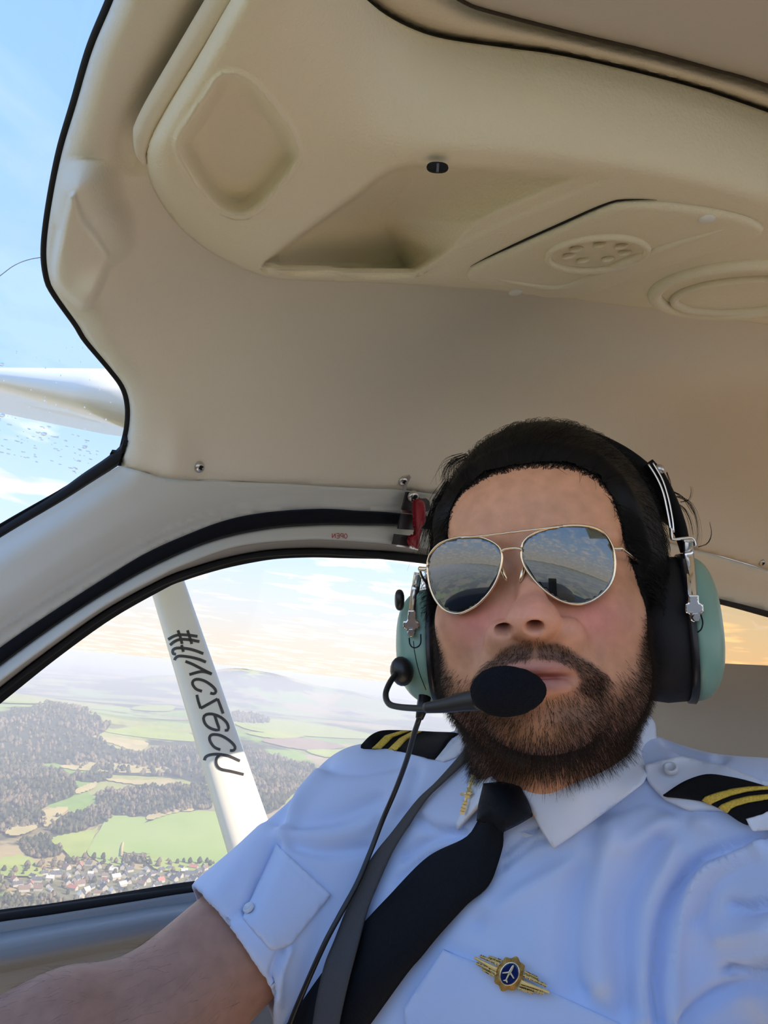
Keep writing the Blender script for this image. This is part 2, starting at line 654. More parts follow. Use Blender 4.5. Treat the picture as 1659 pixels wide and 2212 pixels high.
ceiling = tag(obj('ceiling', *thicken(V, ff, 0.003), M['vinyl']), 'cream vinyl headliner curving down to the door frame', None, None, 'structure')
# lip of piping along the overhead pod
lp = sm([(560, -140), (478, 0), (405, 120), (325, 255), (304, 318), (312, 352)], 60)
obj('piping', *tube(cab(lp[:, 0], lp[:, 1], 0.012), np.r_[np.full(52, 0.0068), np.linspace(0.0068, 0.002, 8)], 10), M['vinyl'], ceiling)

def screw(px, py, r, parent, surf, name='screw', m=None):
    """washer and cross-head screw lying on a surface function surf(px, py, off)"""
    c = surf(np.array([px]), np.array([py]), 0.001)[0]
    e1 = surf(np.array([px + 6.]), np.array([py]), 0.001)[0] - c
    e2 = surf(np.array([px]), np.array([py - 6.]), 0.001)[0] - c
    e1 /= np.linalg.norm(e1)
    nn = np.cross(e1, e2)
    nn /= np.linalg.norm(nn)
    e2 = np.cross(nn, e1)
    prof = [(0.0, .25), (.28, .25), (.34, .45), (.62, .55), (.70, .42), (.76, .42), (1.0, .16), (1.05, -.2)]
    V = []
    for (q, h) in prof:
        for k in range(20):
            a = 2 * math.pi * k / 20
            V.append(c + r * (q * (math.cos(a) * e1 + math.sin(a) * e2) + h * nn))
    o = obj(name, np.array(V), [tuple(reversed(q)) for q in grid_faces(len(prof), 20, False, True)], m or M['steel'], parent)
    for an in (0.4, 0.4 + math.pi / 2):
        d1 = math.cos(an) * e1 + math.sin(an) * e2
        d2 = np.cross(nn, d1)
        obj('cross_slot', *box(c + nn * r * .5, [d1 * r * .42, d2 * r * .09, nn * r * .12]), M['rubber'], o, smooth=False)
    return o




on_ceil = None
# --- overhead pod (moulded console hanging from the headliner)
RIDGE = sm([(560, 250), (650, 318), (760, 338), (900, 338), (1100, 345), (1320, 372), (1500, 405), (1659, 445), (2100, 560)], 80)
SEAM1 = sm([(640, -120), (780, -10), (830, 30), (890, 62), (960, 84), (1090, 103), (1200, 118), (1330, 146), (1500, 190), (1659, 243), (2100, 400)], 90)
SEAM2 = sm([(880, -100), (960, -30), (1010, 5), (1070, 25), (1250, 72), (1400, 108), (1550, 150), (1659, 182), (2100, 330)], 90)
REC1 = sm([(492, 162), (528, 172), (565, 205), (610, 262), (638, 315), (640, 343), (612, 385), (570, 435), (535, 460), (505, 462), (470, 445), (430, 400), (396, 345), (386, 312), (396, 285), (440, 220), (470, 175)], 70, True)
REC2 = sm([(560, 572), (585, 548), (660, 492), (760, 420), (830, 368), (880, 350), (945, 352), (1050, 358), (1180, 368), (1300, 376), (1316, 388), (1290, 402), (1100, 482), (980, 540), (900, 584), (840, 588), (700, 584), (590, 580)], 90, True)
pod_out = np.vstack([POD, lin([(2100, 775), (2100, 395), (2100, 325)], 12)[1:], SEAM1[::-1][1:]])
pv, pf = cdt(pod_out, 6.5)
x, y = pv[:, 0], pv[:, 1]
dE = dpoly(x, y, POD)
left = 1 - sstep(x, 520, 760)
wd = 20 + 34 * left
rise = np.sqrt(np.clip(1 - (1 - np.clip(dE / wd, 0, 1)) ** 2, 0, 1))
off = 0.006 + (0.018 + 0.010 * left) * rise
ry = np.interp(x, RIDGE[:, 0], RIDGE[:, 1])
s1 = np.interp(x, SEAM1[:, 0], SEAM1[:, 1])
front = np.clip((ry - y) / np.maximum(ry - s1, 60), 0, 1)
soft = np.where(front > 0, np.sqrt(front ** 2 + 0.02) - math.sqrt(0.02), 0) * sstep(x, 560, 860)
off -= 0.060 * soft
d1 = sdpoly(x, y, REC1)
off -= 0.017 * sstep(d1, -3, 34) - 0.003 * np.exp(-((d1 + 4) / 7) ** 2)
d2 = sdpoly(x, y, REC2)
crease = sm([(945, 350), (860, 420), (815, 468), (850, 530), (880, 592)], 30)
# scoop: deep on its outboard side, ramping up to the surface inboard
xc = np.interp(y, [350, 400, 450, 480, 530, 595], [930, 880, 838, 822, 850, 884])
ramp_r = np.clip((x - xc) / np.maximum(360 - (y - 380) * 1.55, 60), 0, 1)
deep = np.where(x > xc, 0.046 * (1 - ramp_r) + 0.002, 0.046 - 0.02 * np.clip((xc - x) / 260, 0, 1))
off -= deep * sstep(d2, 0, 11)
# row of the vent plate: shallow pocket with a proud plate is built on top; keep the face flat there
RING_C, RING_R = np.array([1600.0, 622.0]), np.array([185.0, 56.0])
rr = np.hypot((x - RING_C[0]) / RING_R[0], ((y - RING_C[1]) + 0.06 * (x - RING_C[0])) / RING_R[1])
POD_OFF = off
V = cab(x, y, off)
pod = empty('overhead_console', cab(np.array([900.]), np.array([400.]), 0.0)[0])
tag(pod, 'cream moulded overhead console with recesses hanging from the headliner', 'console')
pod_body = obj('moulding', *thicken(V, pf, 0.006), M['vinyl_pod'], pod)
_pbv = BVHTree.FromPolygons([tuple(p) for p in V], pf)


def on_bvh(bvh):
    def g(px, py, off=0.0):
        px, py = np.atleast_1d(np.asarray(px, float)), np.atleast_1d(np.asarray(py, float))
        d = c2w(ray(px, py))
        out = np.zeros((len(px), 3))
        for i in range(len(px)):
            dv = Vector(d[i]).normalized()
            h = bvh.ray_cast(Vector((0, 0, 0)), dv)
            if h[0] is None:
                h = bvh.find_nearest(dv * (np.linalg.norm(out[i - 1]) if i else 0.6))
            n = h[1] if h[1].dot(dv) < 0 else -h[1]
            out[i] = np.array(h[0] + n * float(off if np.isscalar(off) else off[i]))
        return out
    return g


on_pod = on_bvh(_pbv)
on_ceil = on_bvh(BVHTree.FromPolygons([tuple(p) for p in CEIL_V], ff))
screw(430, 1009, 0.0056, ceiling, on_ceil)
screw(870, 1039, 0.0060, ceiling, on_ceil)
screw(1645, 1215, 0.0072, ceiling, on_ceil)

# band and upper panel beyond the seams
band = np.vstack([SEAM1, SEAM2[::-1]])
bv_, bf_ = cdt(band, 12)
x, y = bv_[:, 0], bv_[:, 1]
s1 = np.interp(x, SEAM1[:, 0], SEAM1[:, 1])
s2 = np.interp(x, SEAM2[:, 0], SEAM2[:, 1])
t = np.clip((s1 - y) / np.maximum(s1 - s2, 8), 0, 1)
obj('shoulder_band', *thicken(cab(x, y, -0.040 + 0.012 * np.sin(math.pi * t) ** 0.7 - 0.006 * t), bf_, 0.008), M['vinyl_pod'], pod)
panel_out = np.vstack([SEAM2, lin([(2100, 330), (2100, -100), (880, -100)], 60)[1:-1]])
bv_, bf_ = cdt(panel_out, 16)
x, y = bv_[:, 0], bv_[:, 1]
dd = dpoly(x, y, SEAM2)
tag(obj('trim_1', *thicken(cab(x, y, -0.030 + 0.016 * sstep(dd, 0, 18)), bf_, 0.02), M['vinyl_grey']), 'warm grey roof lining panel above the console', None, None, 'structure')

M['gap'] = mat('brown shadow gap rubber', (0.05, 0.04, 0.028), 0.9, bump=0.2, bscale=300)  # dark beads stand in for the shadow gap along both seams
q = SEAM1[6:]
obj('seam_bead', *tube(cab(q[:, 0], q[:, 1], -0.0335), 0.0012, 6), M['gap'], pod)
q = SEAM2[4:]
obj('seam_bead', *tube(cab(q[:, 0], q[:, 1], -0.030), 0.0019, 6), M['gap'], pod)
# vent plate on the pod
PLATE = sm([(1006, 590), (1018, 576), (1090, 540), (1200, 490), (1310, 442), (1360, 433), (1450, 436), (1560, 452), (1630, 472), (1652, 492), (1635, 508), (1560, 535), (1420, 580), (1290, 628), (1240, 640), (1180, 640), (1060, 618), (1015, 606)], 80, True)
qv, qf = cdt(PLATE, 7)
dP = sdpoly(qv[:, 0], qv[:, 1], PLATE)
x, y = qv[:, 0], qv[:, 1]
h = 0.0035 * sstep(dP, 0, 7)
RIB = sm([(1075, 595), (1120, 603), (1175, 611), (1215, 611), (1250, 600), (1350, 557), (1450, 519), (1562, 486)], 40)
kr = np.hypot((x - 1290) / 112, ((y - 537) + 0.08 * (x - 1290)) / 38)
h -= 0.002 * (1 - sstep(kr, 0.75, 0.9))
pl = on_pod(x, y, 0.0)
nn = -UP
plate = obj('vent_plate', *thicken(pl + (h + 0.0005)[:, None] * nn, qf, 0.004), M['vinyl_pod'], pod)
gap = PLATE[(PLATE[:, 0] < 1420) & (PLATE[:, 1] < np.interp(PLATE[:, 0], [1000, 1320], [592, 470]))]
gap = gap[np.argsort(gap[:, 0])]
obj('plate_gap', *tube(on_pod(gap[:, 0], gap[:, 1] - 3, 0.0006), 0.0009 * np.sin(np.linspace(.15, 3.0, len(gap))), 6), M['rubber'], pod)
for (sx, sy, rad) in ((1114, 621, 15), (1526, 462, 20)):
    c = on_pod(sx, sy, 0.004)[0]
    e1 = on_pod(sx + rad, sy - rad * .12, 0.004)[0] - c
    e2 = on_pod(sx, sy - rad * .4, 0.004)[0] - c
    obj('plate_screw', *ellipsoid(c, [e1, e2, -UP * 0.0025], 16, 8), M['white_paint'], pod)
# round speaker surround, two beads
for (rx_, ry_, dx_, dy_, rt) in ((186, 52, 0, 0, .0060), (150, 34, 6, 14, .0040)):
    tt = np.linspace(0, 2 * math.pi, 60)
    ex = RING_C[0] + dx_ + rx_ * np.cos(tt)
    ey = RING_C[1] + dy_ + ry_ * np.sin(tt) - 0.07 * rx_ * np.cos(tt)
    obj('speaker_bead', *tube(on_pod(ex, ey, 0.001), rt, 10, caps=False), M['vinyl_pod'], pod)
tt = np.linspace(0, 2 * math.pi, 50)
obj('knob_bead', *tube(on_pod(1290 + 108 * np.cos(tt), 537 + 36 * np.sin(tt) - .08 * 108 * np.cos(tt), 0.0045), .0032, 8, caps=False), M['vinyl_pod'], pod)
obj('plate_rib', *tube(on_pod(RIB[:, 0], RIB[:, 1], 0.0030), 0.0040 * np.sqrt(np.sin(np.linspace(.12, 3.02, 40))), 10), M['vinyl_pod'], pod)
for k in range(7):
    a = 2 * math.pi * k / 7 + 0.3
    c = on_pod(1290 + 62 * math.cos(a), 537 - .08 * 62 * math.cos(a) + 17 * math.sin(a), 0.0035)[0]
    obj('knob_tab', *ellipsoid(c, [c2w(np.array([.0055, .0012, 0])), c2w(np.array([0.001, .0016, -.003])), -UP * .0028], 12, 8), M['vinyl_pod'], pod)
# black sprung clip at the tip of the scoop
c = on_pod(945, 350, 0.0)[0]
c = P1(945, 362, -(c @ RCAM)[2] - 0.006)
e1 = c2w(np.array([1, -.05, 0]))
e2 = c2w(np.array([0.05, 1, 0]))
e3 = c2w(np.array([0, 0, 1]))
clip = obj('clip', *ellipsoid(c, [e1 * 0.0072, e2 * 0.0034, e3 * 0.003], 16, 8, 0.8), M['rubber'], pod)
obj('clip_tongue', *box(c + e3 * .003 - e2 * 0.0016, [e1 * 0.0008, e2 * 0.0026, e3 * 0.001]), M['dark_metal'], clip, smooth=False)

# roof over and beyond the frame (keeps the sun out)
aa = np.linspace(-0.05, 3.2, 14)
pr = PROFILE[(PROFILE[:, 1] > 0.2)]
_we = sm(WS_EDGE, 60)
_wp = cab(_we[:, 0], _we[:, 1], -0.03)
_wn, _wa = _wp @ OUT, _wp @ AFT
_od = np.argsort(_wn)
V = []
for k in range(0, len(pr), 6):
    n0, u0 = pr[k]
    a0 = np.interp(n0, _wn[_od], _wa[_od]) + 0.06
    V.append([cab_pt(a0 + (3.2 - a0) * t ** 1.5, n0 * 1.05, u0 + 0.085) for t in np.linspace(0, 1, 14)])
V = np.array(V).transpose(1, 0, 2)
tag(obj('trim_2', *shell(V.reshape(-1, 3), V.reshape(-1, 3) + UP * 0.02, grid_faces(len(aa), V.shape[1])), M['white_paint']), 'white outer roof skin above the headliner', None, None, 'structure')

# --- door frame of the fuselage
wb = sm(WGAS_B, 60)
st = sm(SEAL_T, 100)
sA = sm(SEAM, 200)
sA = sA[sA[:, 0] < 1150]
fr_out = np.vstack([wb[::-1][:-2], sA, st[::-1]])
fv, ff_ = cdt(fr_out, 9)
x, y = fv[:, 0], fv[:, 1]
RID = sm([(-640, 1860), (-420, 1690), (-160, 1480), (0, 1361), (114, 1287), (229, 1218), (343, 1155), (458, 1112), (573, 1091), (716, 1084), (865, 1088), (1000, 1105), (1130, 1150)], 60)
dT = dpoly(x, y, wb)
dR = dpoly(x, y, RID)
dSl = dpoly(x, y, st)
sgn = np.where(y > np.interp(x, RID[:, 0], RID[:, 1]), 1, -1)
off = -0.014 + 0.012 * sstep(dSl, 2, 90) - 0.016 * (1 - sstep(dT, 0, 70)) ** 2
off += np.where(sgn > 0, -0.004, 0) * 1.0 + 0.0025 * np.exp(-(dR / 5) ** 2) - 0.003 * np.exp(-((dR * sgn + 9) / 6) ** 2)
wall = tag(obj('wall_left', *thicken(cab(x, y, off), ff_, 0.002), M['frame']), 'pale grey painted fuselage frame around the door', None, None, 'structure')

# rear cabin side behind the pilot
rear = np.vstack([lin([(1060, 1080), (1300, 1138), (1521, 1192), (1659, 1232), (1950, 1330)], 60), lin([(1950, 1330), (1950, 1420), (1659, 1322), (1560, 1298), (1400, 1262), (1150, 1230), (1060, 1080)], 60)[1:-1]])
gv, gf = cdt(rear, 14)
dd = dpoly(gv[:, 0], gv[:, 1], [(1060, 1080), (1300, 1138), (1521, 1192), (1659, 1232), (1950, 1330)])
tag(obj('trim_3', *thicken(cab(gv[:, 0], gv[:, 1], -0.012 - 0.01 * sstep(dd, 20, 60)), gf, 0.01), M['vinyl']), 'beige trim under the headliner seam behind the pilot', None, None, 'structure')
w3 = empty('window_3', cab(np.array([1700.]), np.array([1360.]), 0)[0])
tag(w3, 'orange tinted rear side window behind the headset', None, None, 'structure')
obj('window_seal', *ribbon([(1150, 1225), (1400, 1258), (1556, 1294), (1659, 1320), (1950, 1400)], [(1150, 1238), (1400, 1270), (1556, 1306), (1659, 1334), (1950, 1416)], -0.012, -0.012, 40, 5, 0.004), M['rubber'], w3)
gv, gf = cdt(lin([(1150, 1230), (1400, 1262), (1560, 1298), (1950, 1405), (1950, 1720), (1150, 1640), (1150, 1232)], 70)[:-1], 40)
obj('pane', *thicken(cab(gv[:, 0], gv[:, 1], -0.03), gf, 0.004), M['pane_orange'], w3)
obj('lower_edge', *ribbon([(1150, 1600), (1500, 1640), (1950, 1690)], [(1150, 1900), (1500, 1900), (1950, 1900)], -0.02, -0.02, 20, 4, 0), M['panel'], w3)

# --- windshield: gasket, pane, water drops
w2 = empty('window_2', cab(np.array([100.]), np.array([800.]), 0)[0])
tag(w2, 'curved windshield with water drops beside the headliner', None, None, 'structure')
eb = sm(WS_EDGE, 120)
obj('edge_seal', *tube(cab(eb[:, 0] - 3, eb[:, 1], -0.034), 0.0036, 8), M['rubber'], w2)
obj('gasket', *ribbon(WGAS_T, WGAS_B, -0.03, -0.024, 60, 6, 0.006), M['rubber'], w2)
gw = np.vstack([lin([(420, -300), (330, 0), (230, 300), (190, 560), (260, 700), (360, 880), (330, 1000), (250, 1030), (0, 1150), (-260, 1320), (-700, 1600), (-800, 1600), (-800, -300), (420, -300)], 120)[:-1]])
gv, gf = cdt(gw, 55)
obj('pane', *thicken(cab(gv[:, 0], gv[:, 1], -0.045), gf, 0.004), M['pane'], w2)
scr = sm([(0, 596), (30, 574), (62, 561), (102, 554)], 24)
M['scratch'] = mat('pale scratch', (0.45, 0.5, 0.56), 0.5, var=0.2, vscale=90)
obj('scratch', *tube(cab(scr[:, 0], scr[:, 1], -0.0435), 0.00035, 5), M['scratch'], w2)
M['drop'] = bpy.data.materials.new('water drop')
M['drop'].use_nodes = True
_b = M['drop'].node_tree.nodes['Principled BSDF']
_b.inputs['Transmission Weight'].default_value = 1.0
_b.inputs['IOR'].default_value = 1.33
_b.inputs['Roughness'].default_value = 0.02
_n = N(M['drop'].node_tree, 'ShaderNodeTexNoise')
_n.inputs['Scale'].default_value = 200
_rr = ramp(M['drop'].node_tree, [(0.3, (0.75, 0.78, 0.82)), (0.7, (0.95, 0.96, 0.97))], _n.outputs['Fac'])
M['drop'].node_tree.links.new(_rr.outputs[0], _b.inputs['Base Color'])
e1c, e2c, e3c = c2w(np.array([1., 0, 0])), c2w(np.array([0, 1., 0])), c2w(np.array([0, 0, 1.]))
for (dx, dy, rx, ry) in ((95, 937, .0032, .0017), (183, 965, .0032, .0017), (5, 897, .0028, .0018), (4, 787, .0024, .0016), (124, 944, .0016, .001)):
    c = cab(np.array([float(dx)]), np.array([float(dy)]), -0.043)[0]
    obj('water_drop', *ellipsoid(c, [e1c * rx, e2c * ry, e3c * .001], 12, 8), M['drop'], w2)
# streaks of fine drops left by the airflow: too many and too small to tell apart
parts = []
for row in range(7):
    y0 = 895 + row * 13 + rng.normal(0, 2)
    for k in range(13):
        px = rng.uniform(-10, 215)
        py = y0 + 0.30 * px + rng.normal(0, 2.2)
        if px < 5 + row * 4 - 30:
            continue
        c = cab(np.array([px]), np.array([py]), -0.043)[0]
        r = rng.uniform(.0004, .0010)
        parts.append(ellipsoid(c, [e1c * r * rng.uniform(1.5, 3.5) - e2c * r * .6, e2c * r * .7, e3c * .0004], 7, 4))
for k in range(40):
    px, py = rng.uniform(0, 260), rng.uniform(735, 960)
    c = cab(np.array([px]), np.array([py]), -0.043)[0]
    r = rng.uniform(.0003, .0008)
    parts.append(ellipsoid(c, [e1c * r, e2c * r * rng.uniform(.8, 1.8), e3c * .0003], 6, 4))
tag(obj('spray_drops', *join(*parts), M['drop'], w2), kind='stuff')

# --- the door
door = empty('door_1', cab(np.array([300.]), np.array([2200.]), 0)[0])
tag(door, 'cabin door with arched window and black seal', None, None, 'structure')
obj('seal', *ribbon(SEAL_T, SEAL_B, -0.020, -0.024, 150, 7, 0.007), M['rubber_seal'], door)
obj('rim', *ribbon(SEAL_B, SPLIT, -0.016, -0.006, 150, 7, 0.003, 0.003), M['frame'], door)
obj('inner_lip', *ribbon(SPLIT, GAS_T, -0.007, -0.026, 150, 6, 0.0, 0.003), M['frame_taupe'], door)
win = empty('window_1', cab(np.array([300.]), np.array([1600.]), 0)[0])
tag(win, 'arched door window looking over the countryside', None, None, 'structure')
obj('gasket', *ribbon(GAS_T, GAS_B, -0.022, -0.022, 150, 6, 0.003), M['rubber'], win)
obj('sill_gasket', *ribbon(SILL_T, SILL_B, -0.020, -0.016, 60, 6, 0.003), M['rubber'], win)
# aft end of the window, hidden behind the pilot
AFTW = [(1000, 1255), (1040, 1320), (1050, 1500), (1040, 1700), (1000, 1842)]
obj('aft_gasket', *ribbon(AFTW, [(p[0] + 22, p[1]) for p in AFTW], -0.02, -0.02, 40, 5, 0.003), M['rubber'], win)
obj('aft_post', *ribbon([(p[0] + 20, p[1]) for p in AFTW], [(1150, 1180), (1170, 1320), (1180, 1500), (1180, 1700), (1180, 1900)], -0.014, -0.006, 40, 6, 0), M['frame'], door)
gw = np.vstack([sm(GAS_T, 80), lin([(1060, 1400), (1060, 1820), (1010, 1845)], 20), sm(SILL_B, 60)[::-1], lin([(-598, 2082), (-592, 1998)], 6)[1:-1]])
gv, gf = cdt(gw, 50)
obj('pane', *thicken(cab(gv[:, 0], gv[:, 1], -0.027), gf, 0.003), M['pane'], win)
LEDGE = [(-600, 2165), (-420, 2130), (-200, 2090), (0, 2052), (145, 2024), (289, 1998), (362, 1985), (600, 1950), (1010, 1895)]
obj('upper_panel', *ribbon(SILL_B, LEDGE, -0.014, 0.006, 60, 8, 0.0, 0.02, offs=lambda t: -0.014 + 0.002 * t + 0.020 * sstep(t, 0.55, 1.0)), M['panel'], door)
obj('lower_panel', *ribbon(LEDGE, [(-600, 2790), (-200, 2700), (0, 2660), (300, 2620), (600, 2560), (1010, 2450)], 0.008, 0.0, 60, 14, 0.0, 0.02,
                           offs=lambda t: 0.008 - 0.030 * sstep(t, 0.0, 0.22)), M['panel'], door)

# OPEN printed on the rim (mirrored in the photograph)
def stroke_strip(path, w, surf, off):
    """flat stroke of width w pixels along a pixel path, laid on a surface"""
    p = np.asarray(path, float)
    d = np.gradient(p, axis=0)
    d /= np.linalg.norm(d, axis=1, keepdims=True) + 1e-9
    nrm = np.stack([-d[:, 1], d[:, 0]], 1)
    V = []
    for s in (-0.5, 0, 0.5):
        q = p + nrm * w * s
        V.append(surf(q[:, 0], q[:, 1], off))
    V = np.stack(V, 1).reshape(-1, 3)
    return orient(V, grid_faces(len(p), 3)) and (V, orient(V, grid_faces(len(p), 3)))


GLY = {'O': [[(0.5, 0), (0.15, .12), (0, .5), (.15, .88), (.5, 1), (.85, .88), (1, .5), (.85, .12), (.5, 0)]],
       'P': [[(0, 1), (0, 0), (.7, 0), (.95, .15), (.95, .42), (.7, .55), (0, .55)]],
       'E': [[(.9, 0), (0, 0), (0, 1), (.9, 1)], [(0, .5), (.75, .5)]],
       'N': [[(0, 1), (0, 0), (1, 1), (1, 0)]]}
parts = []
for i, ch in enumerate('OPEN'):
    for s in GLY[ch]:
        # mirrored: the O stands on the right, the N on the left
        q = np.array([(750 - i * 8.6 - p[0] * 6.4, 1153 + p[1] * 10 + i * -0.25) for p in s], float)
        parts.append(stroke_strip(lin(q, 14), 1.7, lambda a, b, o: cab(a, b, -0.0040 + o), 0.0))
obj('open_lettering', *join(*parts), M['red_ink'], door)

# --- latch with red handle at the top of the door
latch = empty('door_latch', cab(np.array([900.]), np.array([1180.]), 0)[0])
tag(latch, 'red door latch handle on a steel bracket beside the pilot\'s hair', 'latch')


def slab(pts, off, th, n=None, surf=cab, sp=5):
    o = lin(list(pts) + [pts[0]], n or 40)[:-1]
    v, f = cdt(o, sp)
    return thicken(surf(v[:, 0], v[:, 1], off), f, th)


obj('bracket_plate', *slab([(878, 1064), (884, 1063), (903, 1068), (906, 1076), (914, 1078), (922, 1077), (928, 1083), (929, 1098), (923, 1106), (900, 1104), (869, 1103)], 0.004, 0.003), M['dark_metal'], latch, auto=40)
obj('bracket_fold', *slab([(868, 1102), (894, 1104), (894, 1110), (867, 1108)], 0.009, 0.004), M['steel'], latch, auto=40)
obj('strike_plate', *slab([(869, 1110), (896, 1112), (897, 1145), (861, 1143), (862, 1135)], 0.008, 0.003), M['dark_metal'], latch, auto=40)
obj('latch_block', *slab([(863, 1155), (892, 1158), (888, 1180), (858, 1177), (861, 1168)], 0.010, 0.012), M['dark_metal'], latch, auto=40)
obj('block_edge', *slab([(857, 1177), (888, 1180), (905, 1186), (904, 1189), (884, 1184), (856, 1180)], 0.011, 0.004), M['steel'], latch, auto=40)
hd = [(895, 1092), (899, 1083), (906, 1079), (914, 1082), (918, 1090), (920, 1110), (919, 1130), (912, 1138), (909, 1150), (907, 1165), (906, 1180), (903, 1187), (896, 1184), (887, 1178), (884, 1168), (885, 1160), (893, 1156), (897, 1150), (896, 1125)]
ho = sm(hd, 60, True)
hv, hf = cdt(ho, 3)
dh = sdpoly(hv[:, 0], hv[:, 1], ho)
obj('red_handle', *thicken(cab(hv[:, 0], hv[:, 1], 0.020 + 0.005 * sstep(dh, 0, 4) - 0.002 * sstep(dh, 4, 7)), hf, 0.008), M['red'], latch)
screw(893, 1073, 0.0075, latch, lambda a, b, o: cab(a, b, 0.006 + o), 'rivet')
screw(945, 1079, 0.0070, latch, lambda a, b, o: cab(a, b, 0.004 + o), 'rivet')
obj('torn_tape', *slab([(884, 1026), (888, 1030), (880, 1046), (876, 1062), (870, 1060), (872, 1048), (880, 1038)], 0.003, 0.001), M['steel'], latch, auto=30)
# ------------------------------------------------------------------ outside: land, village, wing and strut
H0 = -500.0


def G(px, py, h=0.0):
    """point of the flat country seen at a pixel"""
    d = c2w(ray(px, py))
    t = (H0 + h) / np.minimum(d[..., 2], -1e-4)
    return d * t[..., None]


def crop5(p):
    return [(q[0] * 0.5003, 1200 + q[1] * 0.5003) for q in p]


def hnoise(x, y, s, seed):
    r = np.random.default_rng(seed)
    o = 0
    for k in range(10):
        a = r.uniform(0, 6.28)
        f = r.uniform(0.6, 1.8) / s
        o = o + np.sin((x * math.cos(a) + y * math.sin(a)) * f * 6.28 + r.uniform(0, 6.28))
    return o / 10


# named hills: centre pixel at the crest, distance, height, radius
HILLS = []
for (px, py_base, h, r, el) in ((600, 1522, 230, 1300, 1.7), (515, 1512, 170, 900, 1.3), (170, 1620, 150, 900, 2.0), (545, 1745, 60, 500, 1.6), (60, 1545, 120, 1500, 2.5), (830, 1530, 160, 2200, 2.0)):
    c = G(np.array([px]), np.array([py_base]))[0]
    HILLS.append((c[0], c[1], h, r, el))
c0 = np.array([0.0, 1.0])


def land_h(x, y):
    d = np.hypot(x, y)
    far = sstep(d, 6000, 16000)
    h = far * (70 + 110 * hnoise(x, y, 9000, 3)) + sstep(d, 22000, 42000) * (130 + 160 * hnoise(x, y, 15000, 5)) + sstep(d, 2200, 5000) * 22 * hnoise(x, y, 2600, 8)
    for (cx, cy, hh, r, el) in HILLS:
        # hills are broader across the view than along it
        L = math.hypot(cx, cy)
        ux, uy = cx / L, cy / L
        al = (x - cx) * ux + (y - cy) * uy
        ac = -(x - cx) * uy + (y - cy) * ux
        h = h + hh * np.exp(-((al / r) ** 2 + (ac / (r * el)) ** 2)) * (1 + 0.12 * np.sin(ac / r * 5))
    return np.maximum(h, -5)


ang = np.radians(np.r_[np.arange(-42, 16, 0.3), np.arange(16, 318, 4.0)])
rad = np.r_[0.0, 150, np.geomspace(500, 70000, 150)]
A, R_ = np.meshgrid(ang, rad, indexing='ij')
X, Y = R_ * np.sin(A), R_ * np.cos(A)
Z = H0 + land_h(X, Y)
V = np.stack([X, Y, Z], -1).reshape(-1, 3)

lm = bpy.data.materials.new('fields and woods')
lm.use_nodes = True
nt = lm.node_tree
b = nt.nodes['Principled BSDF']
b.inputs['Roughness'].default_value = 0.95
b.inputs['Specular IOR Level'].default_value = 0.1
t_ = N(nt, 'ShaderNodeTexCoord')
nz = N(nt, 'ShaderNodeTexNoise')
nz.inputs['Scale'].default_value = 0.0009
nz.inputs['Detail'].default_value = 3
nt.links.new(t_.outputs['Object'], nz.inputs['Vector'])
wmix = N(nt, 'ShaderNodeMix')
wmix.data_type = 'VECTOR'
vm = N(nt, 'ShaderNodeVectorMath')
vm.operation = 'MULTIPLY_ADD'
nt.links.new(nz.outputs['Color'], vm.inputs[0])
vm.inputs[1].default_value = (500, 500, 0)
nt.links.new(t_.outputs['Object'], vm.inputs[2])
vo = N(nt, 'ShaderNodeTexVoronoi')
vo.inputs['Scale'].default_value = 0.0016
nt.links.new(vm.outputs[0], vo.inputs['Vector'])
sepc = N(nt, 'ShaderNodeSeparateColor')
nt.links.new(vo.outputs['Color'], sepc.inputs[0])
fld = ramp(nt, [(0.0, (0.20, 0.24, 0.07)), (0.2, (0.30, 0.30, 0.10)), (0.4, (0.36, 0.27, 0.13)), (0.55, (0.19, 0.28, 0.06)), (0.75, (0.30, 0.24, 0.15)), (0.9, (0.27, 0.33, 0.10))], sepc.outputs[0], 'CONSTANT')
wn = N(nt, 'ShaderNodeTexNoise')
wn.inputs['Scale'].default_value = 0.0011
wn.inputs['Detail'].default_value = 8
wn.inputs['Roughness'].default_value = 0.62
nt.links.new(t_.outputs['Object'], wn.inputs['Vector'])
wm = ramp(nt, [(0.49, (0, 0, 0)), (0.53, (1, 1, 1))], wn.outputs['Fac'])
fine = N(nt, 'ShaderNodeTexNoise')
fine.inputs['Scale'].default_value = 0.03
fine.inputs['Detail'].default_value = 6
nt.links.new(t_.outputs['Object'], fine.inputs['Vector'])
wood = ramp(nt, [(0.35, (0.035, 0.042, 0.024)), (0.55, (0.075, 0.07, 0.042)), (0.7, (0.12, 0.10, 0.06))], fine.outputs['Fac'])
fld2 = mix_rgb(nt, 0.35, fld.outputs[0], ramp(nt, [(0.3, (0.6, 0.6, 0.6)), (0.7, (1.3, 1.3, 1.2))], fine.outputs['Fac']).outputs[0], 'MULTIPLY')
nt.links.new(mix_rgb(nt, wm.outputs[0], fld2, wood.outputs[0]), b.inputs['Base Color'])
land = tag(obj('ground', V, [tuple(reversed(q)) for q in grid_faces(len(ang), len(rad), True, False)], lm), 'hazy countryside of woods and fields far below', None, None, 'structure')


def drape(v2, lift):
    z = H0 + land_h(v2[:, 0], v2[:, 1]) + lift
    return np.c_[v2, z]


def first_land(q):
    """where the rays through these pixels first meet the land"""
    d = c2w(ray(q[:, 0], q[:, 1]))
    d /= np.linalg.norm(d, axis=1, keepdims=True)
    tt = np.geomspace(700, 60000, 700)
    pts = d[:, None] * tt[None, :, None]
    below = pts[..., 2] < H0 + land_h(pts[..., 0], pts[..., 1])
    i = np.where(below.any(1), below.argmax(1), len(tt) - 1)
    return pts[np.arange(len(q)), i][:, :2]


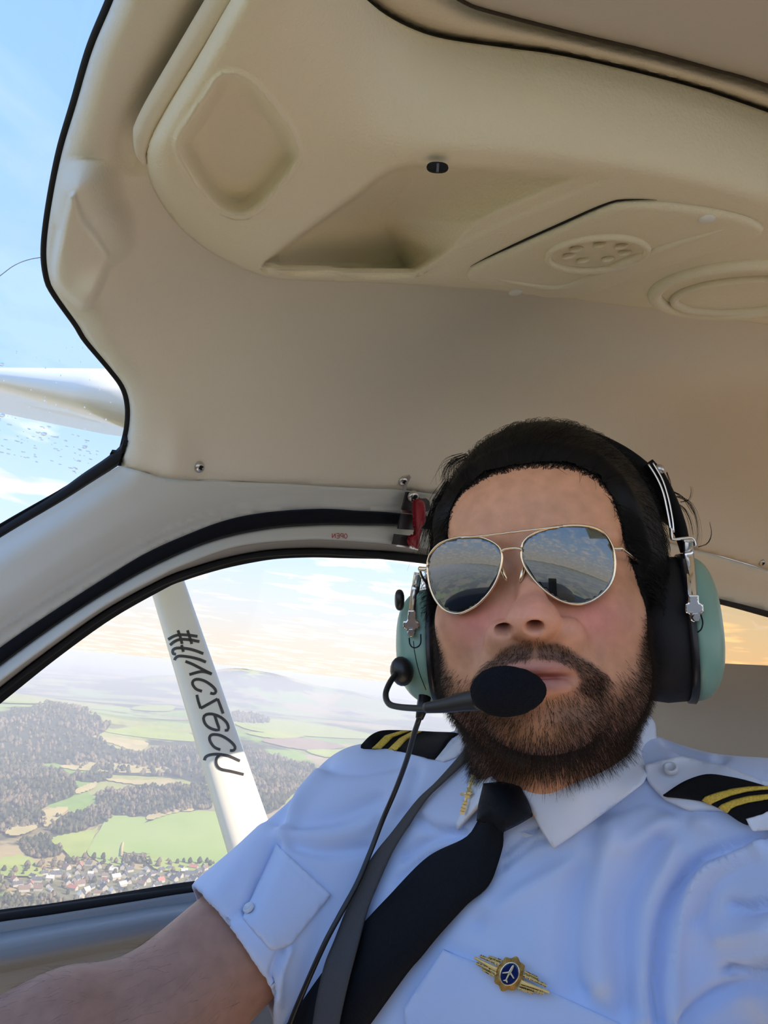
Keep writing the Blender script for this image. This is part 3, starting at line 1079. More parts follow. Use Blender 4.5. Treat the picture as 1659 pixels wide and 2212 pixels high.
def land_patch(name, poly, m, lift, spacing=None):
    q = crop5(poly)
    q = np.array(sm(q, 60, True))
    g = first_land(q)
    size = max(np.ptp(g[:, 0]), np.ptp(g[:, 1]))
    v, f = cdt(g, spacing or max(size / 22, 25))
    v3 = drape(v, lift)
    f = [q_ if np.cross(v3[q_[1]] - v3[q_[0]], v3[q_[2]] - v3[q_[0]])[2] > 0 else tuple(reversed(q_)) for q_ in f]
    return tag(obj(name, v3, f, m), kind='structure'), g


M['field_green'] = mat('bright green crop', (0.25, 0.33, 0.08), 0.95, col2=(0.30, 0.36, 0.11), vscale=0.006, spec=0.1)
M['field_lime'] = mat('yellow green meadow', (0.33, 0.36, 0.09), 0.95, col2=(0.26, 0.31, 0.07), vscale=0.01, spec=0.1)
M['field_tan'] = mat('dry tan meadow', (0.46, 0.36, 0.16), 0.95, col2=(0.36, 0.30, 0.13), vscale=0.012, spec=0.1)
M['field_brown'] = mat('ploughed brown field', (0.27, 0.19, 0.14), 0.95, col2=(0.23, 0.17, 0.12), vscale=0.01, spec=0.1)
M['floor_wood'] = mat('woodland floor', (0.060, 0.058, 0.035), 0.95, col2=(0.035, 0.04, 0.022), vscale=0.03, spec=0.1)
M['village_ground'] = mat('village gardens', (0.22, 0.20, 0.10), 0.95, col2=(0.12, 0.11, 0.07), vscale=0.03, spec=0.1)
FIELDS = [
    ('green', 'field_green', [(480, 1130), (600, 1138), (640, 1145), (570, 1205), (525, 1290), (540, 1335), (480, 1345), (375, 1290), (430, 1190)]),
    ('green', 'field_green', [(640, 1155), (770, 1115), (950, 1112), (1100, 1120), (1120, 1180), (990, 1300), (930, 1345), (850, 1370), (750, 1330), (620, 1292), (533, 1290), (535, 1240), (575, 1192)]),
    ('lime', 'field_lime', [(450, 762), (580, 745), (700, 740), (835, 780), (835, 805), (700, 800), (540, 778)]),
    ('tan', 'field_tan', [(400, 785), (560, 800), (640, 815), (600, 850), (510, 825)]),
    ('tan', 'field_tan', [(260, 912), (400, 897), (560, 905), (720, 920), (700, 942), (480, 942), (300, 928)]),
    ('tan', 'field_tan', [(440, 970), (600, 975), (740, 970), (730, 1002), (560, 992)]),
    ('tan', 'field_tan', [(330, 1015), (410, 985), (405, 1010), (335, 1035)]),
    ('tan', 'field_tan', [(188, 1112), (290, 1095), (262, 1132), (195, 1182)]),
    ('tan', 'field_tan', [(640, 1130), (770, 1102), (860, 1108), (760, 1118), (650, 1150)]),
    ('lime', 'field_lime', [(220, 1232), (400, 1192), (425, 1175), (370, 1290), (330, 1335), (270, 1280)]),
    ('lime', 'field_lime', [(0, 1322), (110, 1310), (165, 1355), (178, 1400), (60, 1397), (-60, 1400)]),
    ('lime', 'field_lime', [(640, 1300), (760, 1335), (850, 1372), (700, 1375), (640, 1340)]),
    ('lime', 'field_lime', [(1000, 700), (1300, 722), (1560, 765), (1660, 790), (1480, 792), (1100, 762)]),
    ('brown', 'field_brown', [(1130, 805), (1300, 792), (1490, 830), (1320, 845)]),
    ('lime', 'field_lime', [(1060, 770), (1200, 772), (1320, 785), (1180, 795)]),
    ('lime', 'field_lime', [(1330, 845), (1560, 850), (1500, 885), (1380, 870)]),
    ('lime', 'field_lime', [(-40, 610), (200, 637), (120, 645), (-40, 635)]),
    ('lime', 'field_lime', [(590, 655), (740, 650), (730, 676), (580, 671)]),
    ('tan', 'field_tan', [(60, 1180), (160, 1185), (90, 1220), (20, 1215)]),
]
for i, (nm, m, poly) in enumerate(FIELDS):
    land_patch(nm + '_field', poly, M[m], 2.0 + 0.3 * i)
pth = np.array(sm(crop5([(525, 1295), (528, 1250), (545, 1215), (580, 1182), (640, 1150), (720, 1122)]), 40))
g = G(pth[:, 0], pth[:, 1], 9.0)
tag(obj('farm_track', *tube(g, 4.0, 6, 0.2, (0, 0, 1)), M['field_tan']), kind='structure')

WOODS = [
    [(0, 702), (190, 648), (340, 657), (440, 717), (480, 745), (420, 790), (540, 850), (640, 850), (840, 832), (890, 905), (890, 1000), (760, 960), (500, 950), (260, 905), (240, 900), (0, 885)],
    [(-40, 900), (230, 922), (330, 1000), (300, 1050), (180, 1100), (195, 1165), (90, 1190), (-40, 1180)],
    [(420, 1032), (640, 1003), (870, 1000), (915, 1090), (850, 1105), (640, 1130), (470, 1120)],
    [(1010, 850), (1120, 850), (1300, 900), (1370, 930), (1260, 1040), (1180, 1110), (1080, 1100)],
    [(230, 1145), (340, 1112), (440, 1085), (475, 1140), (400, 1175), (300, 1205), (220, 1200)],
    [(90, 1242), (180, 1218), (262, 1262), (250, 1300), (150, 1310), (100, 1285)],
    [(-40, 1490), (250, 1478), (225, 1545), (-40, 1600)],
    [(310, 945), (480, 950), (440, 980), (330, 975)],
    [(640, 850), (820, 835), (850, 880), (700, 900)],
    [(1000, 690), (1130, 703), (1150, 726), (1010, 722)],
    [(530, 1300), (640, 1305), (640, 1335), (540, 1330)],
]
M['tree_leaf'] = mat('bare and evergreen crowns', (0.11, 0.10, 0.055), 0.95, col2=(0.035, 0.045, 0.022), vscale=0.02, spec=0.1)
M['tree_bare'] = mat('bare brown crowns', (0.20, 0.155, 0.10), 0.95, col2=(0.11, 0.09, 0.06), vscale=0.05, spec=0.1)
M['bark'] = mat('bark', (0.06, 0.045, 0.03), 0.9, var=0.3, vscale=0.5)


def crown(c, r, h, seg=6):
    V = [(0, 0, h)]
    for (q, z) in ((0.55, 0.82), (1.0, 0.45), (0.75, 0.12)):
        for k in range(seg):
            a = 2 * math.pi * k / seg + z * 3
            w = r * q * rng.uniform(.75, 1.2)
            V.append((math.cos(a) * w, math.sin(a) * w, h * z * rng.uniform(.9, 1.1)))
    F = [(0, 1 + k, 1 + (k + 1) % seg) for k in range(seg)]
    for ri in range(2):
        for k in range(seg):
            a, b_ = 1 + ri * seg + k, 1 + ri * seg + (k + 1) % seg
            F.append((a, a + seg, b_ + seg, b_))
    return np.array(V) + np.asarray(c), F


WG = []
parts, parts2 = [], []
for poly in WOODS:
    o, g = land_patch('woodland_floor', poly, M['floor_wood'], 1.2)
    WG.append(g)
    lo, hi = g.min(0), g.max(0)
    area = np.ptp(g[:, 0]) * np.ptp(g[:, 1])
    dist = np.hypot(*g.mean(0))
    n = int(min(4200, area / (dist * 0.0058) ** 2 * 0.9))
    p = np.c_[rng.uniform(lo[0], hi[0], n), rng.uniform(lo[1], hi[1], n)]
    p = p[inside(p[:, 0], p[:, 1], g)]
    r0 = max(5.0, dist * 0.0026)
    z = H0 + land_h(p[:, 0], p[:, 1])
    clump = hnoise(p[:, 0], p[:, 1], r0 * 40, 12)
    for (q, zz, c_) in zip(p, z, clump):
        s = rng.uniform(0.6, 1.25)
        (parts if c_ + rng.normal(0, .15) > -0.08 else parts2).append(crown((q[0], q[1], zz), r0 * s, r0 * 2.2 * s * rng.uniform(.8, 1.2), 5))
tag(obj('evergreen_forest', *join(*parts), M['tree_leaf'], smooth=False), 'dark evergreen woods covering the hills below', 'forest', None, 'stuff')
tag(obj('bare_forest', *join(*parts2), M['tree_bare'], smooth=False), 'bare brown woods mixed among the evergreen woods', 'forest', None, 'stuff')

# --- village
VIL = [(-20, 1405), (100, 1400), (300, 1352), (450, 1345), (640, 1362), (900, 1362), (900, 1420), (600, 1460), (350, 1485), (230, 1500), (100, 1455)]
_, vg = land_patch('village_ground', VIL, M['village_ground'], 1.5)
M['plaster'] = mat('house plaster', (0.46, 0.43, 0.37), 0.9, var=0.15, vscale=0.3)
ROOFS = {'grey': mat('grey roof tiles', (0.10, 0.10, 0.11), 0.8, var=0.3, vscale=0.6), 'red': mat('red roof tiles', (0.42, 0.16, 0.12), 0.8, var=0.2, vscale=0.6),
         'white': mat('pale roof sheet', (0.52, 0.50, 0.46), 0.6, var=0.1, vscale=0.5), 'brown': mat('brown roof tiles', (0.20, 0.13, 0.10), 0.8, var=0.2, vscale=0.6)}
HOUSE = {}
for rc, rm in ROOFS.items():
    w, l, h, rf = 5.0, 8.5, 5.5, 5.0
    e = 0.7
    v = [(-w, -l, 0), (w, -l, 0), (w, l, 0), (-w, l, 0), (-w, -l, h), (w, -l, h), (w, l, h), (-w, l, h), (0, -l, h + rf * .92), (0, l, h + rf * .92)]
    f = [(0, 1, 5, 8, 4), (2, 3, 7, 9, 6), (1, 2, 6, 5), (3, 0, 4, 7)]
    k = len(v)
    v += [(-w - e, -l - e, h - .5), (0, -l - e, h + rf), (0, l + e, h + rf), (-w - e, l + e, h - .5), (w + e, -l - e, h - .5), (w + e, l + e, h - .5),
          (-1.2, l * .3 - .5, h + rf - 1.5), (0.2, l * .3 - .5, h + rf - 1.5), (0.2, l * .3 + .7, h + rf - 1.5), (-1.2, l * .3 + .7, h + rf - 1.5),
          (-1.2, l * .3 - .5, h + rf + 1.4), (0.2, l * .3 - .5, h + rf + 1.4), (0.2, l * .3 + .7, h + rf + 1.4), (-1.2, l * .3 + .7, h + rf + 1.4)]
    f += [(k, k + 1, k + 2, k + 3), (k + 1, k + 4, k + 5, k + 2), (k + 10, k + 11, k + 12, k + 13), (k + 6, k + 7, k + 11, k + 10), (k + 7, k + 8, k + 12, k + 11), (k + 8, k + 9, k + 13, k + 12), (k + 9, k + 6, k + 10, k + 13)]
    me = mesh_data('house', v, f, [M['plaster'], rm], smooth=False)
    for i, pl_ in enumerate(me.polygons):
        pl_.material_index = 1 if i in (4, 5) else 0
    HOUSE[rc] = me
LBL = {'grey': 'small village house with dark grey gabled roof', 'red': 'small village house with red tiled gabled roof',
       'white': 'small village house with pale flat toned roof', 'brown': 'small village house with brown gabled roof'}
placed = []
placed_t = []


def clear_spots(n, margin, grow):
    """candidate spots in the village, clear of the woods"""
    p = vg.min(0) - grow + rng.random((n, 2)) * (np.ptp(vg, axis=0) + 2 * grow)
    k = sdpoly(p[:, 0], p[:, 1], vg) > -grow
    for g in WG:
        k &= sdpoly(p[:, 0], p[:, 1], g) < -margin
    return p[k]


for p in clear_spots(3000, 20, 0):
    if len(placed) >= 130:
        break
    if placed and (np.hypot(*(np.array(placed) - p).T) < 26).any():
        continue
    placed.append(p)
    rc = rng.choice(['grey', 'grey', 'grey', 'brown', 'red', 'white'])
    o = bpy.data.objects.new('village_house', HOUSE[rc])
    COL.objects.link(o)
    o.location = (p[0], p[1], H0 + float(land_h(p[0], p[1])) + 1.0)
    o.rotation_euler = (0, 0, rng.uniform(0, 3.14))
    s = rng.uniform(0.75, 1.3)
    o.scale = (s, s * rng.uniform(.8, 1.15), s)
    tag(o, LBL[rc] + ' near the window sill', 'house', rc + ' roofed houses of the village')
TREES = []
for k in range(4):
    TREES.append(mesh_data('tree', *crown((0, 0, 1.0), 5.5, 14, 8), [M['tree_bare'] if k % 2 else M['tree_leaf']], smooth=False))
for p in clear_spots(5000, 15, 60):
    if len(placed_t) >= 140:
        break
    if (np.hypot(*(np.array(placed) - p).T) < 23).any() or (placed_t and (np.hypot(*(np.array(placed_t) - p).T) < 17).any()):
        continue
    placed_t.append(p)
    k = int(rng.integers(4))
    o = bpy.data.objects.new('village_tree', TREES[k])
    COL.objects.link(o)
    o.location = (p[0], p[1], H0 + float(land_h(p[0], p[1])) + 0.5)
    o.rotation_euler = (0, 0, rng.uniform(0, 6))
    s = rng.uniform(.6, 1.3)
    o.scale = (s, s, s)
    tag(o, ('bare brown' if k % 2 else 'dark green') + ' tree standing among the village houses', 'tree', ('bare' if k % 2 else 'green') + ' trees of the village')

# --- haze over the land: a layer of thin scattering air below the aeroplane
hv = bpy.data.materials.new('haze')
hv.use_nodes = True
nt = hv.node_tree
nt.nodes.clear()
vs = N(nt, 'ShaderNodeVolumeScatter')
vs.inputs['Color'].default_value = (0.86, 0.90, 1.0, 1)
vs.inputs['Density'].default_value = 1.9e-4
vs.inputs['Anisotropy'].default_value = 0.0
ou = N(nt, 'ShaderNodeOutputMaterial')
nt.links.new(vs.outputs[0], ou.inputs['Volume'])
hz = obj('haze', *box((0, 30000, (H0 - 30 - 25) / 2 - 5), [(60000, 0, 0), (0, 36000, 0), (0, 0, (-H0 - 25) / 2 + 8)]), hv, smooth=False)
tag(hz, 'thin bluish haze lying over the distant countryside', 'haze', None, 'stuff')

# --- wing seen through the windshield
def loft(secs, n=40):
    """secs: list of (leading edge, trailing edge, thickness vector); a symmetric wing section each"""
    V = []
    for (le, te, th) in secs:
        for k in range(n):
            a = 2 * math.pi * k / n
            xx = 0.5 - 0.5 * math.cos(a)
            yt = 5 * 0.5 * (0.2969 * math.sqrt(xx) - 0.126 * xx - 0.3516 * xx ** 2 + 0.2843 * xx ** 3 - 0.1036 * xx ** 4) * 2
            V.append(np.asarray(le) * (1 - xx) + np.asarray(te) * xx + (1 if a < math.pi else -0.55) * yt * np.asarray(th))
    F = grid_faces(len(secs), n, False, True)
    F.append(tuple(reversed(range(n))))
    F.append(tuple(range((len(secs) - 1) * n, len(secs) * n)))
    return np.array(V), F


wl = [(420, 640, 1190, 1.35), (300, 680, 1100, 1.5), (100, 752, 948, 1.95), (-60, 800, 880, 2.6), (-200, 820, 862, 3.6)]
secs = []
for (px, yt, yb, d) in wl:
    top, bot = P1(px, yt, d * 1.04), P1(px, yb, d)
    le = 0.5 * (top + bot) - AFT * 0.18 * d * 0.5 - OUT * 0.0
    te = le + AFT * 1.3 - UP * 0.02
    secs.append((le, te, (top - bot) * 0.55))
wing = empty('wing', secs[0][0])
tag(wing, 'white wing of the aeroplane seen through the windshield', 'wing')
wv, wf = loft(secs)
wf = orient(wv, wf, P1(100, 500, 2.0))
obj('wing_skin', wv, wf, M['white_paint'], wing)

# --- wing strut with lettering
s_top, s_bot = P1(290, 1040, 3.3), P1(627, 2090, 1.75)
ts = s_bot - s_top
Ls = np.linalg.norm(ts)
ts /= Ls
wdir = AFT - ts * (AFT @ ts)
# chord lies roughly along the fuselage but shows its broad side to the cabin
vdir = -(0.5 * (s_top + s_bot))
vdir -= ts * (vdir @ ts)
vdir /= np.linalg.norm(vdir)
cdir = np.cross(ts, vdir)
cdir /= np.linalg.norm(cdir)
if cdir @ AFT < 0:
    cdir = -cdir
V = []
nS, nC = 30, 36
for i in range(nS):
    c = s_top + ts * Ls * i / (nS - 1)
    for k in range(nC):
        a = 2 * math.pi * k / nC
        x_ = math.cos(a)
        y_ = math.sin(a)
        # rounded lead, flatter tail: a streamlined tube
        w_ = 0.063 * x_
        h_ = 0.030 * y_ * (1.0 - 0.28 * x_)
        V.append(c + cdir * w_ + vdir * h_)
V = np.array(V)
F = grid_faces(nS, nC, False, True)
F = orient(V, [q for q in F], P1(450, 1500, 0.5))
# a closed tube: the vote above may be undecided, so test against the axis instead
qn = F[5]
nq = np.cross(V[qn[1]] - V[qn[0]], V[qn[2]] - V[qn[0]])
cq = V[list(qn)].mean(0)
ax = s_top + ts * ((cq - s_top) @ ts)
if nq @ (cq - ax) < 0:
    F = [tuple(reversed(q)) for q in F]
strut = empty('wing_strut', s_bot)
tag(strut, 'white wing strut with dark lettering outside the door window', 'strut')
obj('strut_tube', V, F, M['strut_paint'], strut)
on_strut = on_bvh(BVHTree.FromPolygons([tuple(p) for p in V], F))
LET = {
    'letter_hash': [[(155, 505), (195, 482), (240, 470), (310, 472), (380, 482)], [(170, 548), (205, 520), (250, 505), (320, 508), (395, 522)], [(230, 435), (248, 488), (262, 540)], [(303, 435), (320, 488), (336, 540)]],
    'letter_f': [[(215, 618), (196, 616), (190, 600), (196, 582), (230, 571), (300, 576), (365, 592), (425, 615)], [(258, 548), (272, 601)]],
    'letter_l': [[(205, 665), (215, 645), (245, 633), (320, 641), (390, 658), (445, 680)]],
    'letter_y': [[(288, 674), (350, 700), (430, 742), (490, 772)], [(490, 772), (440, 756), (395, 755), (318, 776)]],
    'letter_c': [[(415, 905), (370, 888), (343, 850), (350, 822), (385, 812), (440, 828), (495, 866), (520, 898), (517, 918), (500, 924), (478, 918)]],
    'letter_z': [[(375, 932), (388, 985), (405, 1036)], [(405, 1036), (470, 1000), (535, 964)], [(535, 964), (555, 1015), (577, 1076)]],
    'letter_e': [[(590, 1206), (612, 1205), (618, 1180), (600, 1140), (550, 1100), (490, 1080), (445, 1085), (427, 1110), (440, 1155), (480, 1190), (545, 1203), (530, 1145), (512, 1088)]],
    'letter_c_': [[(556, 1356), (510, 1335), (478, 1290), (475, 1255), (500, 1238), (560, 1246), (620, 1280), (660, 1318), (670, 1345), (655, 1362), (630, 1361)]],
    'letter_h': [[(434, 1436), (445, 1410), (480, 1394), (540, 1390), (620, 1404), (708, 1442)], [(548, 1398), (527, 1425), (528, 1470), (560, 1504), (640, 1522), (737, 1546)]],
}
for nm, ss in LET.items():
    parts = []
    for s in ss:
        q = np.array(sm(s, 30)) * 0.2803 + np.array([320, 1240])
        parts.append(stroke_strip(q, 6.0, on_strut, 0.0012))
    o = obj(nm.rstrip('_'), *join(*parts), M['letter'], strut)
# ------------------------------------------------------------------ signed-distance modelling
def s_ell(p, c, r):
    q = (p - np.asarray(c)) / np.asarray(r)
    k0 = np.linalg.norm(q, axis=-1)
    k1 = np.linalg.norm(q / np.asarray(r), axis=-1)
    return k0 * (k0 - 1) / np.maximum(k1, 1e-6)


def s_ell_ax(p, c, ax, r):
    return s_ell((p - np.asarray(c)) @ np.asarray(ax).T, 0, r)


def s_cone(p, a, b, r1, r2):
    a, b = np.asarray(a, float), np.asarray(b, float)
    d = b - a
    t = np.clip(((p - a) @ d) / (d @ d), 0, 1)
    return np.linalg.norm(p - a - t[..., None] * d, axis=-1) - (r1 + (r2 - r1) * t)


def smin(a, b, k):
    h = np.clip(0.5 + 0.5 * (b - a) / k, 0, 1)
    return b * (1 - h) + a * h - k * h * (1 - h)


def smax(a, b, k):
    return -smin(-a, -b, k)


def surface_nets(sdf, lo, hi, h):
    lo, hi = np.asarray(lo, float), np.asarray(hi, float)
    n = np.ceil((hi - lo) / h).astype(int) + 1
    B = 8
    nb = np.ceil(n / B).astype(int)
    gc = np.stack(np.meshgrid(*[lo[k] + (np.arange(nb[k]) * B + B / 2 - .5) * h for k in range(3)], indexing='ij'), -1)
    dc = sdf(gc.reshape(-1, 3)).reshape(nb)
    act = np.abs(dc) < B * h * 1.35
    big = np.repeat(np.repeat(np.repeat(dc, B, 0), B, 1), B, 2)[:n[0], :n[1], :n[2]].astype(np.float32)
    m = np.repeat(np.repeat(np.repeat(act, B, 0), B, 1), B, 2)[:n[0], :n[1], :n[2]]
    idx = np.argwhere(m)
    for s in range(0, len(idx), 400000):
        q = idx[s:s + 400000]
        big[q[:, 0], q[:, 1], q[:, 2]] = sdf(lo + q * h)
    F = big
    neg = F < 0
    c = [neg[i:n[0] - 1 + i, j:n[1] - 1 + j, k:n[2] - 1 + k] for i in (0, 1) for j in (0, 1) for k in (0, 1)]
    cnt = sum(a.astype(np.int8) for a in c)
    cells = np.argwhere((cnt > 0) & (cnt < 8))
    acc = np.zeros((len(cells), 3))
    num = np.zeros(len(cells))
    for ax in range(3):
        for o1 in (0, 1):
            for o2 in (0, 1):
                o = [0, 0, 0]
                others = [k for k in range(3) if k != ax]
                o[others[0]], o[others[1]] = o1, o2
                a = cells + o
                bb = a.copy()
                bb[:, ax] += 1
                fa, fb = F[tuple(a.T)], F[tuple(bb.T)]
                cr = (fa < 0) != (fb < 0)
                t = np.where(cr, fa / np.where(cr, fa - fb, 1), 0)
                pt = np.array(o, float)[None].repeat(len(cells), 0)
                pt[:, ax] = t
                acc += pt * cr[:, None]
                num += cr
    V = lo + (cells + acc / num[:, None]) * h
    ids = np.full(n - 1, -1, np.int64)
    ids[tuple(cells.T)] = np.arange(len(cells))
    faces = []
    for ax in range(3):
        u, v = [(1, 2), (2, 0), (0, 1)][ax]
        sl = [slice(0, None)] * 3
        sl2 = [slice(0, None)] * 3
        sl[ax], sl2[ax] = slice(0, -1), slice(1, None)
        e = np.argwhere(neg[tuple(sl)] != neg[tuple(sl2)])
        e = e[(e[:, u] > 0) & (e[:, v] > 0) & (e[:, u] < n[u] - 1) & (e[:, v] < n[v] - 1)]
        q = []
        for (du, dv) in ((-1, -1), (0, -1), (0, 0), (-1, 0)):
            k = e.copy()
            k[:, u] += du
            k[:, v] += dv
            q.append(ids[tuple(k.T)])
        q = np.stack(q, 1)
        flip = ~neg[tuple(e.T)]
        q[flip] = q[flip][:, ::-1]
        faces.append(q)
    Fq = np.vstack(faces)
    return V, Fq[(Fq >= 0).all(1)]


def relax(V, F, it=2, w=0.5):
    e = np.vstack([F[:, [0, 1]], F[:, [1, 2]], F[:, [2, 3]], F[:, [3, 0]]])
    deg = np.bincount(e.ravel(), minlength=len(V)).astype(float)[:, None]
    for _ in range(it):
        s = np.zeros_like(V)
        np.add.at(s, e[:, 0], V[e[:, 1]])
        np.add.at(s, e[:, 1], V[e[:, 0]])
        V = V * (1 - w) + w * s / np.maximum(deg, 1)
    return V


def qnormals(V, F):
    n = np.cross(V[F[:, 2]] - V[F[:, 0]], V[F[:, 3]] - V[F[:, 1]])
    o = np.zeros_like(V)
    for k in range(4):
        np.add.at(o, F[:, k], n)
    return o / (np.linalg.norm(o, axis=1, keepdims=True) + 1e-12)


def Q(px, py, d):
    return ray(np.float64(px), np.float64(py)) * d


# ------------------------------------------------------------------ head frame (fitted to the photograph)
HP, HY, HR = math.radians(-22.0), math.radians(-14.0), math.radians(4.5)
HT = np.array([0.1235, -0.0675, -0.5873])
_X = np.array([[1, 0, 0], [0, math.cos(HP), -math.sin(HP)], [0, math.sin(HP), math.cos(HP)]])
_Y = np.array([[math.cos(HY), 0, math.sin(HY)], [0, 1, 0], [-math.sin(HY), 0, math.cos(HY)]])
_Z = np.array([[math.cos(HR), -math.sin(HR), 0], [math.sin(HR), math.cos(HR), 0], [0, 0, 1]])
HRM = _Z @ _Y @ _X


def h2w(l):
    return c2w(np.asarray(l, float) @ HRM.T + HT)


def cam2h(c):
    return (np.asarray(c, float) - HT) @ HRM


# body joints in camera space
SH_R = Q(800, 1768, 0.70)        # shoulder beside the door
SH_L = Q(1715, 1880, 0.52)       # shoulder of the arm that holds the phone
MID = 0.5 * (SH_R + SH_L)
E_ = (SH_L - SH_R) / np.linalg.norm(SH_L - SH_R)
UPB = _up - E_ * (_up @ E_)
UPB /= np.linalg.norm(UPB)
FRB = np.cross(E_, UPB)
FRB /= np.linalg.norm(FRB)
BAX = np.stack([E_, UPB, FRB])
NECK = MID + UPB * 0.022 - FRB * 0.012
ELB_R = Q(325, 2222, 0.575)
WR_R = Q(-260, 2350, 0.50)
ELB_L = np.array([0.315, -0.345, -0.235])
WR_L = np.array([0.165, -0.215, -0.045])
nb_l = cam2h(NECK)


def head_sdf(p):
    p = p * np.array([1 / 1.06, 1, 1])
    ax = np.abs(p[:, 0])
    ps = np.c_[ax, p[:, 1], p[:, 2]]
    d = s_ell(p, (.006, .039, -.012), (.0785, .100, .099))
    d = smin(d, s_ell(p, (0, -.035, .022), (.069, .085, .074)), .02)
    d = smin(d, s_ell(p, (0, -.072, .030), (.060, .043, .060)), .02)
    d = smin(d, s_ell(ps, (.040, -.064, .016), (.026, .037, .046)), .02)         # jowl
    d = smin(d, s_ell(p, (0, -.103, .070), (.031, .019, .023)), .02)             # chin
    d = smin(d, s_ell(ps, (.040, -.030, .062), (.026, .026, .024)), .022)        # cheek
    d = smin(d, s_ell(ps, (.026, .020, .078), (.030, .010, .014)), .016)         # brow
    d = smin(d, s_ell(p, (0, .045, .055), (.060, .035, .042)), .02)              # forehead
    d = smax(d, -s_ell(ps, (.031, .000, .096), (.019, .012, .012)), .012)        # eye socket
    d = smin(d, s_ell(ps, (.031, .000, .079), (.014, .011, .011)), .005)         # eyeball and lid
    d = smin(d, s_cone(p, (0, .008, .086), (0, -.035, .1065), .0058, .0100), .010)
    d = smin(d, s_ell(p, (0, -.0440, .1125), (.0165, .0140, .0145)), .007)        # nose tip
    d = smin(d, s_ell(ps, (.0200, -.0510, .0985), (.0105, .0112, .0135)), .0045)   # wing of the nose
    d = smin(d, s_ell(p, (0, -.070, .088), (.034, .020, .016)), .014)            # muzzle
    d = smin(d, s_ell(p, (0, -.0725, .1015), (.023, .0052, .0065)), .005)        # upper lip
    d = smin(d, s_ell(p, (0, -.0845, .1000), (.020, .0062, .0075)), .005)        # lower lip
    sl = s_ell(p, (0, -.0785, .106), (.025, .0016, .010))
    d = smax(d, -sl, .003)
    d = smin(d, s_ell(ps, (.074, -.004, -.012), (.010, .030, .018)), .006)       # ear
    d = smin(d, s_cone(p, (0, -.075, -.018), nb_l, .060, .066), .02)
    return d


hv_, hf_ = surface_nets(head_sdf, (-.11, -.22, -.135), (.11, .145, .14), 0.00165)
hv_ = relax(hv_, hf_, 2, 0.45)
head_bvh = BVHTree.FromPolygons([tuple(p) for p in hv_], [tuple(q) for q in hf_])
hn_ = qnormals(hv_, hf_)
# nostrils: pressed in where the photograph shows them
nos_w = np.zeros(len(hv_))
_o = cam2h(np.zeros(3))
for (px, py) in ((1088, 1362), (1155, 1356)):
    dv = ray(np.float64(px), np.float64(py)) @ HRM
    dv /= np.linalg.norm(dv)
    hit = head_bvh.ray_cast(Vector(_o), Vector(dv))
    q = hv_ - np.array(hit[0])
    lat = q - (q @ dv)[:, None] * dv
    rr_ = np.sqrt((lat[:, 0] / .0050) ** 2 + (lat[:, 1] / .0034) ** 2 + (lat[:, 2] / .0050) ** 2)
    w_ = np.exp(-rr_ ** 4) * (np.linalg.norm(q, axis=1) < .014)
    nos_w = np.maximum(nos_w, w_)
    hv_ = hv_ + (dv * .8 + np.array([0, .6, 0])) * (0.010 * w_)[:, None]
hn_ = qnormals(hv_, hf_)


def beard_w(p):
    """how dense the beard is at a point of the head (head frame)"""
    ax, y, z = np.abs(p[:, 0]), p[:, 1], p[:, 2]
    line = np.interp(ax, [0, .022, .030, .040, .052, .062, .072], [-.092, -.088, -.086, -.084, -.078, -.068, -.035])
    w = sstep(line - y, -0.012, 0.016)
    w *= sstep(y, -.146, -.130) * (z > -.045)
    bend = 0.55 * np.maximum(ax - .014, 0)
    mo = sstep(-ax, -.052, -.036) * sstep(-(y + bend), .0560, .0615) * sstep(y + bend, -.086, -.074) * (z > .04)
    mo = mo * (1 - 0.6 * np.exp(-(ax / .004) ** 2))
    w = np.maximum(w, mo * 1.7)
    lip = np.hypot(ax / .027, (y + .0795) / .0118)
    w *= sstep(lip, 0.88, 1.12)
    w *= 1 - 0.75 * np.exp(-((ax / .011) ** 2 + ((y + .104) / .009) ** 2)) * (z > .06)
    return np.clip(w, 0, 2.2)


def scalp_w(p):
    ax, y, z = np.abs(p[:, 0]), p[:, 1], p[:, 2]
    hl = np.interp(ax, [0, .03, .048, .058, .066, .072], [.074, .072, .064, .045, .01, -.01])
    hl = np.where(z < -.005, -.02, hl)
    hl = np.where(z < -.04, -.07, hl)
    return sstep(y - hl, -.004, .006)


# colour of the skin: flush on nose and cheeks, dark stubble under the beard
bw, sw = beard_w(hv_), scalp_w(hv_)
ax_, yy_, zz_ = np.abs(hv_[:, 0]), hv_[:, 1], hv_[:, 2]
base = np.tile(np.array([0.88, 0.44, 0.255]), (len(hv_), 1))
flush = 0.75 * np.exp(-(((ax_ - .040) / .020) ** 2 + ((yy_ + .038) / .018) ** 2)) * (zz_ > .03)
flush += 0.4 * np.exp(-((ax_ / .016) ** 2 + ((yy_ + .036) / .020) ** 2)) * (zz_ > .08)
flush = np.clip(flush, 0, 1)[:, None]
base = base * (1 - flush) + flush * np.array([0.80, 0.27, 0.23])
lips = (np.exp(-((ax_ / .022) ** 4 + ((yy_ + .0790) / .0105) ** 4)) * (zz_ > .08))[:, None]
base = base * (1 - .8 * lips) + .8 * lips * np.array([0.70, 0.27, 0.235])
base *= (1 - 0.72 * np.clip(bw, 0, 1))[:, None]
base = base * (1 - nos_w[:, None]) + nos_w[:, None] * np.array([0.16, 0.06, 0.045])  # reddish lining, painted darker to add shade inside the nostrils
stub = (sstep(np.interp(ax_, [0, .03, .05, .07], [-.055, -.05, -.032, .02]) - yy_, -.01, .02) * np.clip(1 - bw, 0, 1))[:, None] * 0.22
base *= 1 - stub
ax2 = np.abs(hv_[:, 0])
sw = sw * sstep(scalp_w(hv_ - hn_ * 0 + np.array([0, -.006, 0])) + scalp_w(hv_), 0.2, 1.6)
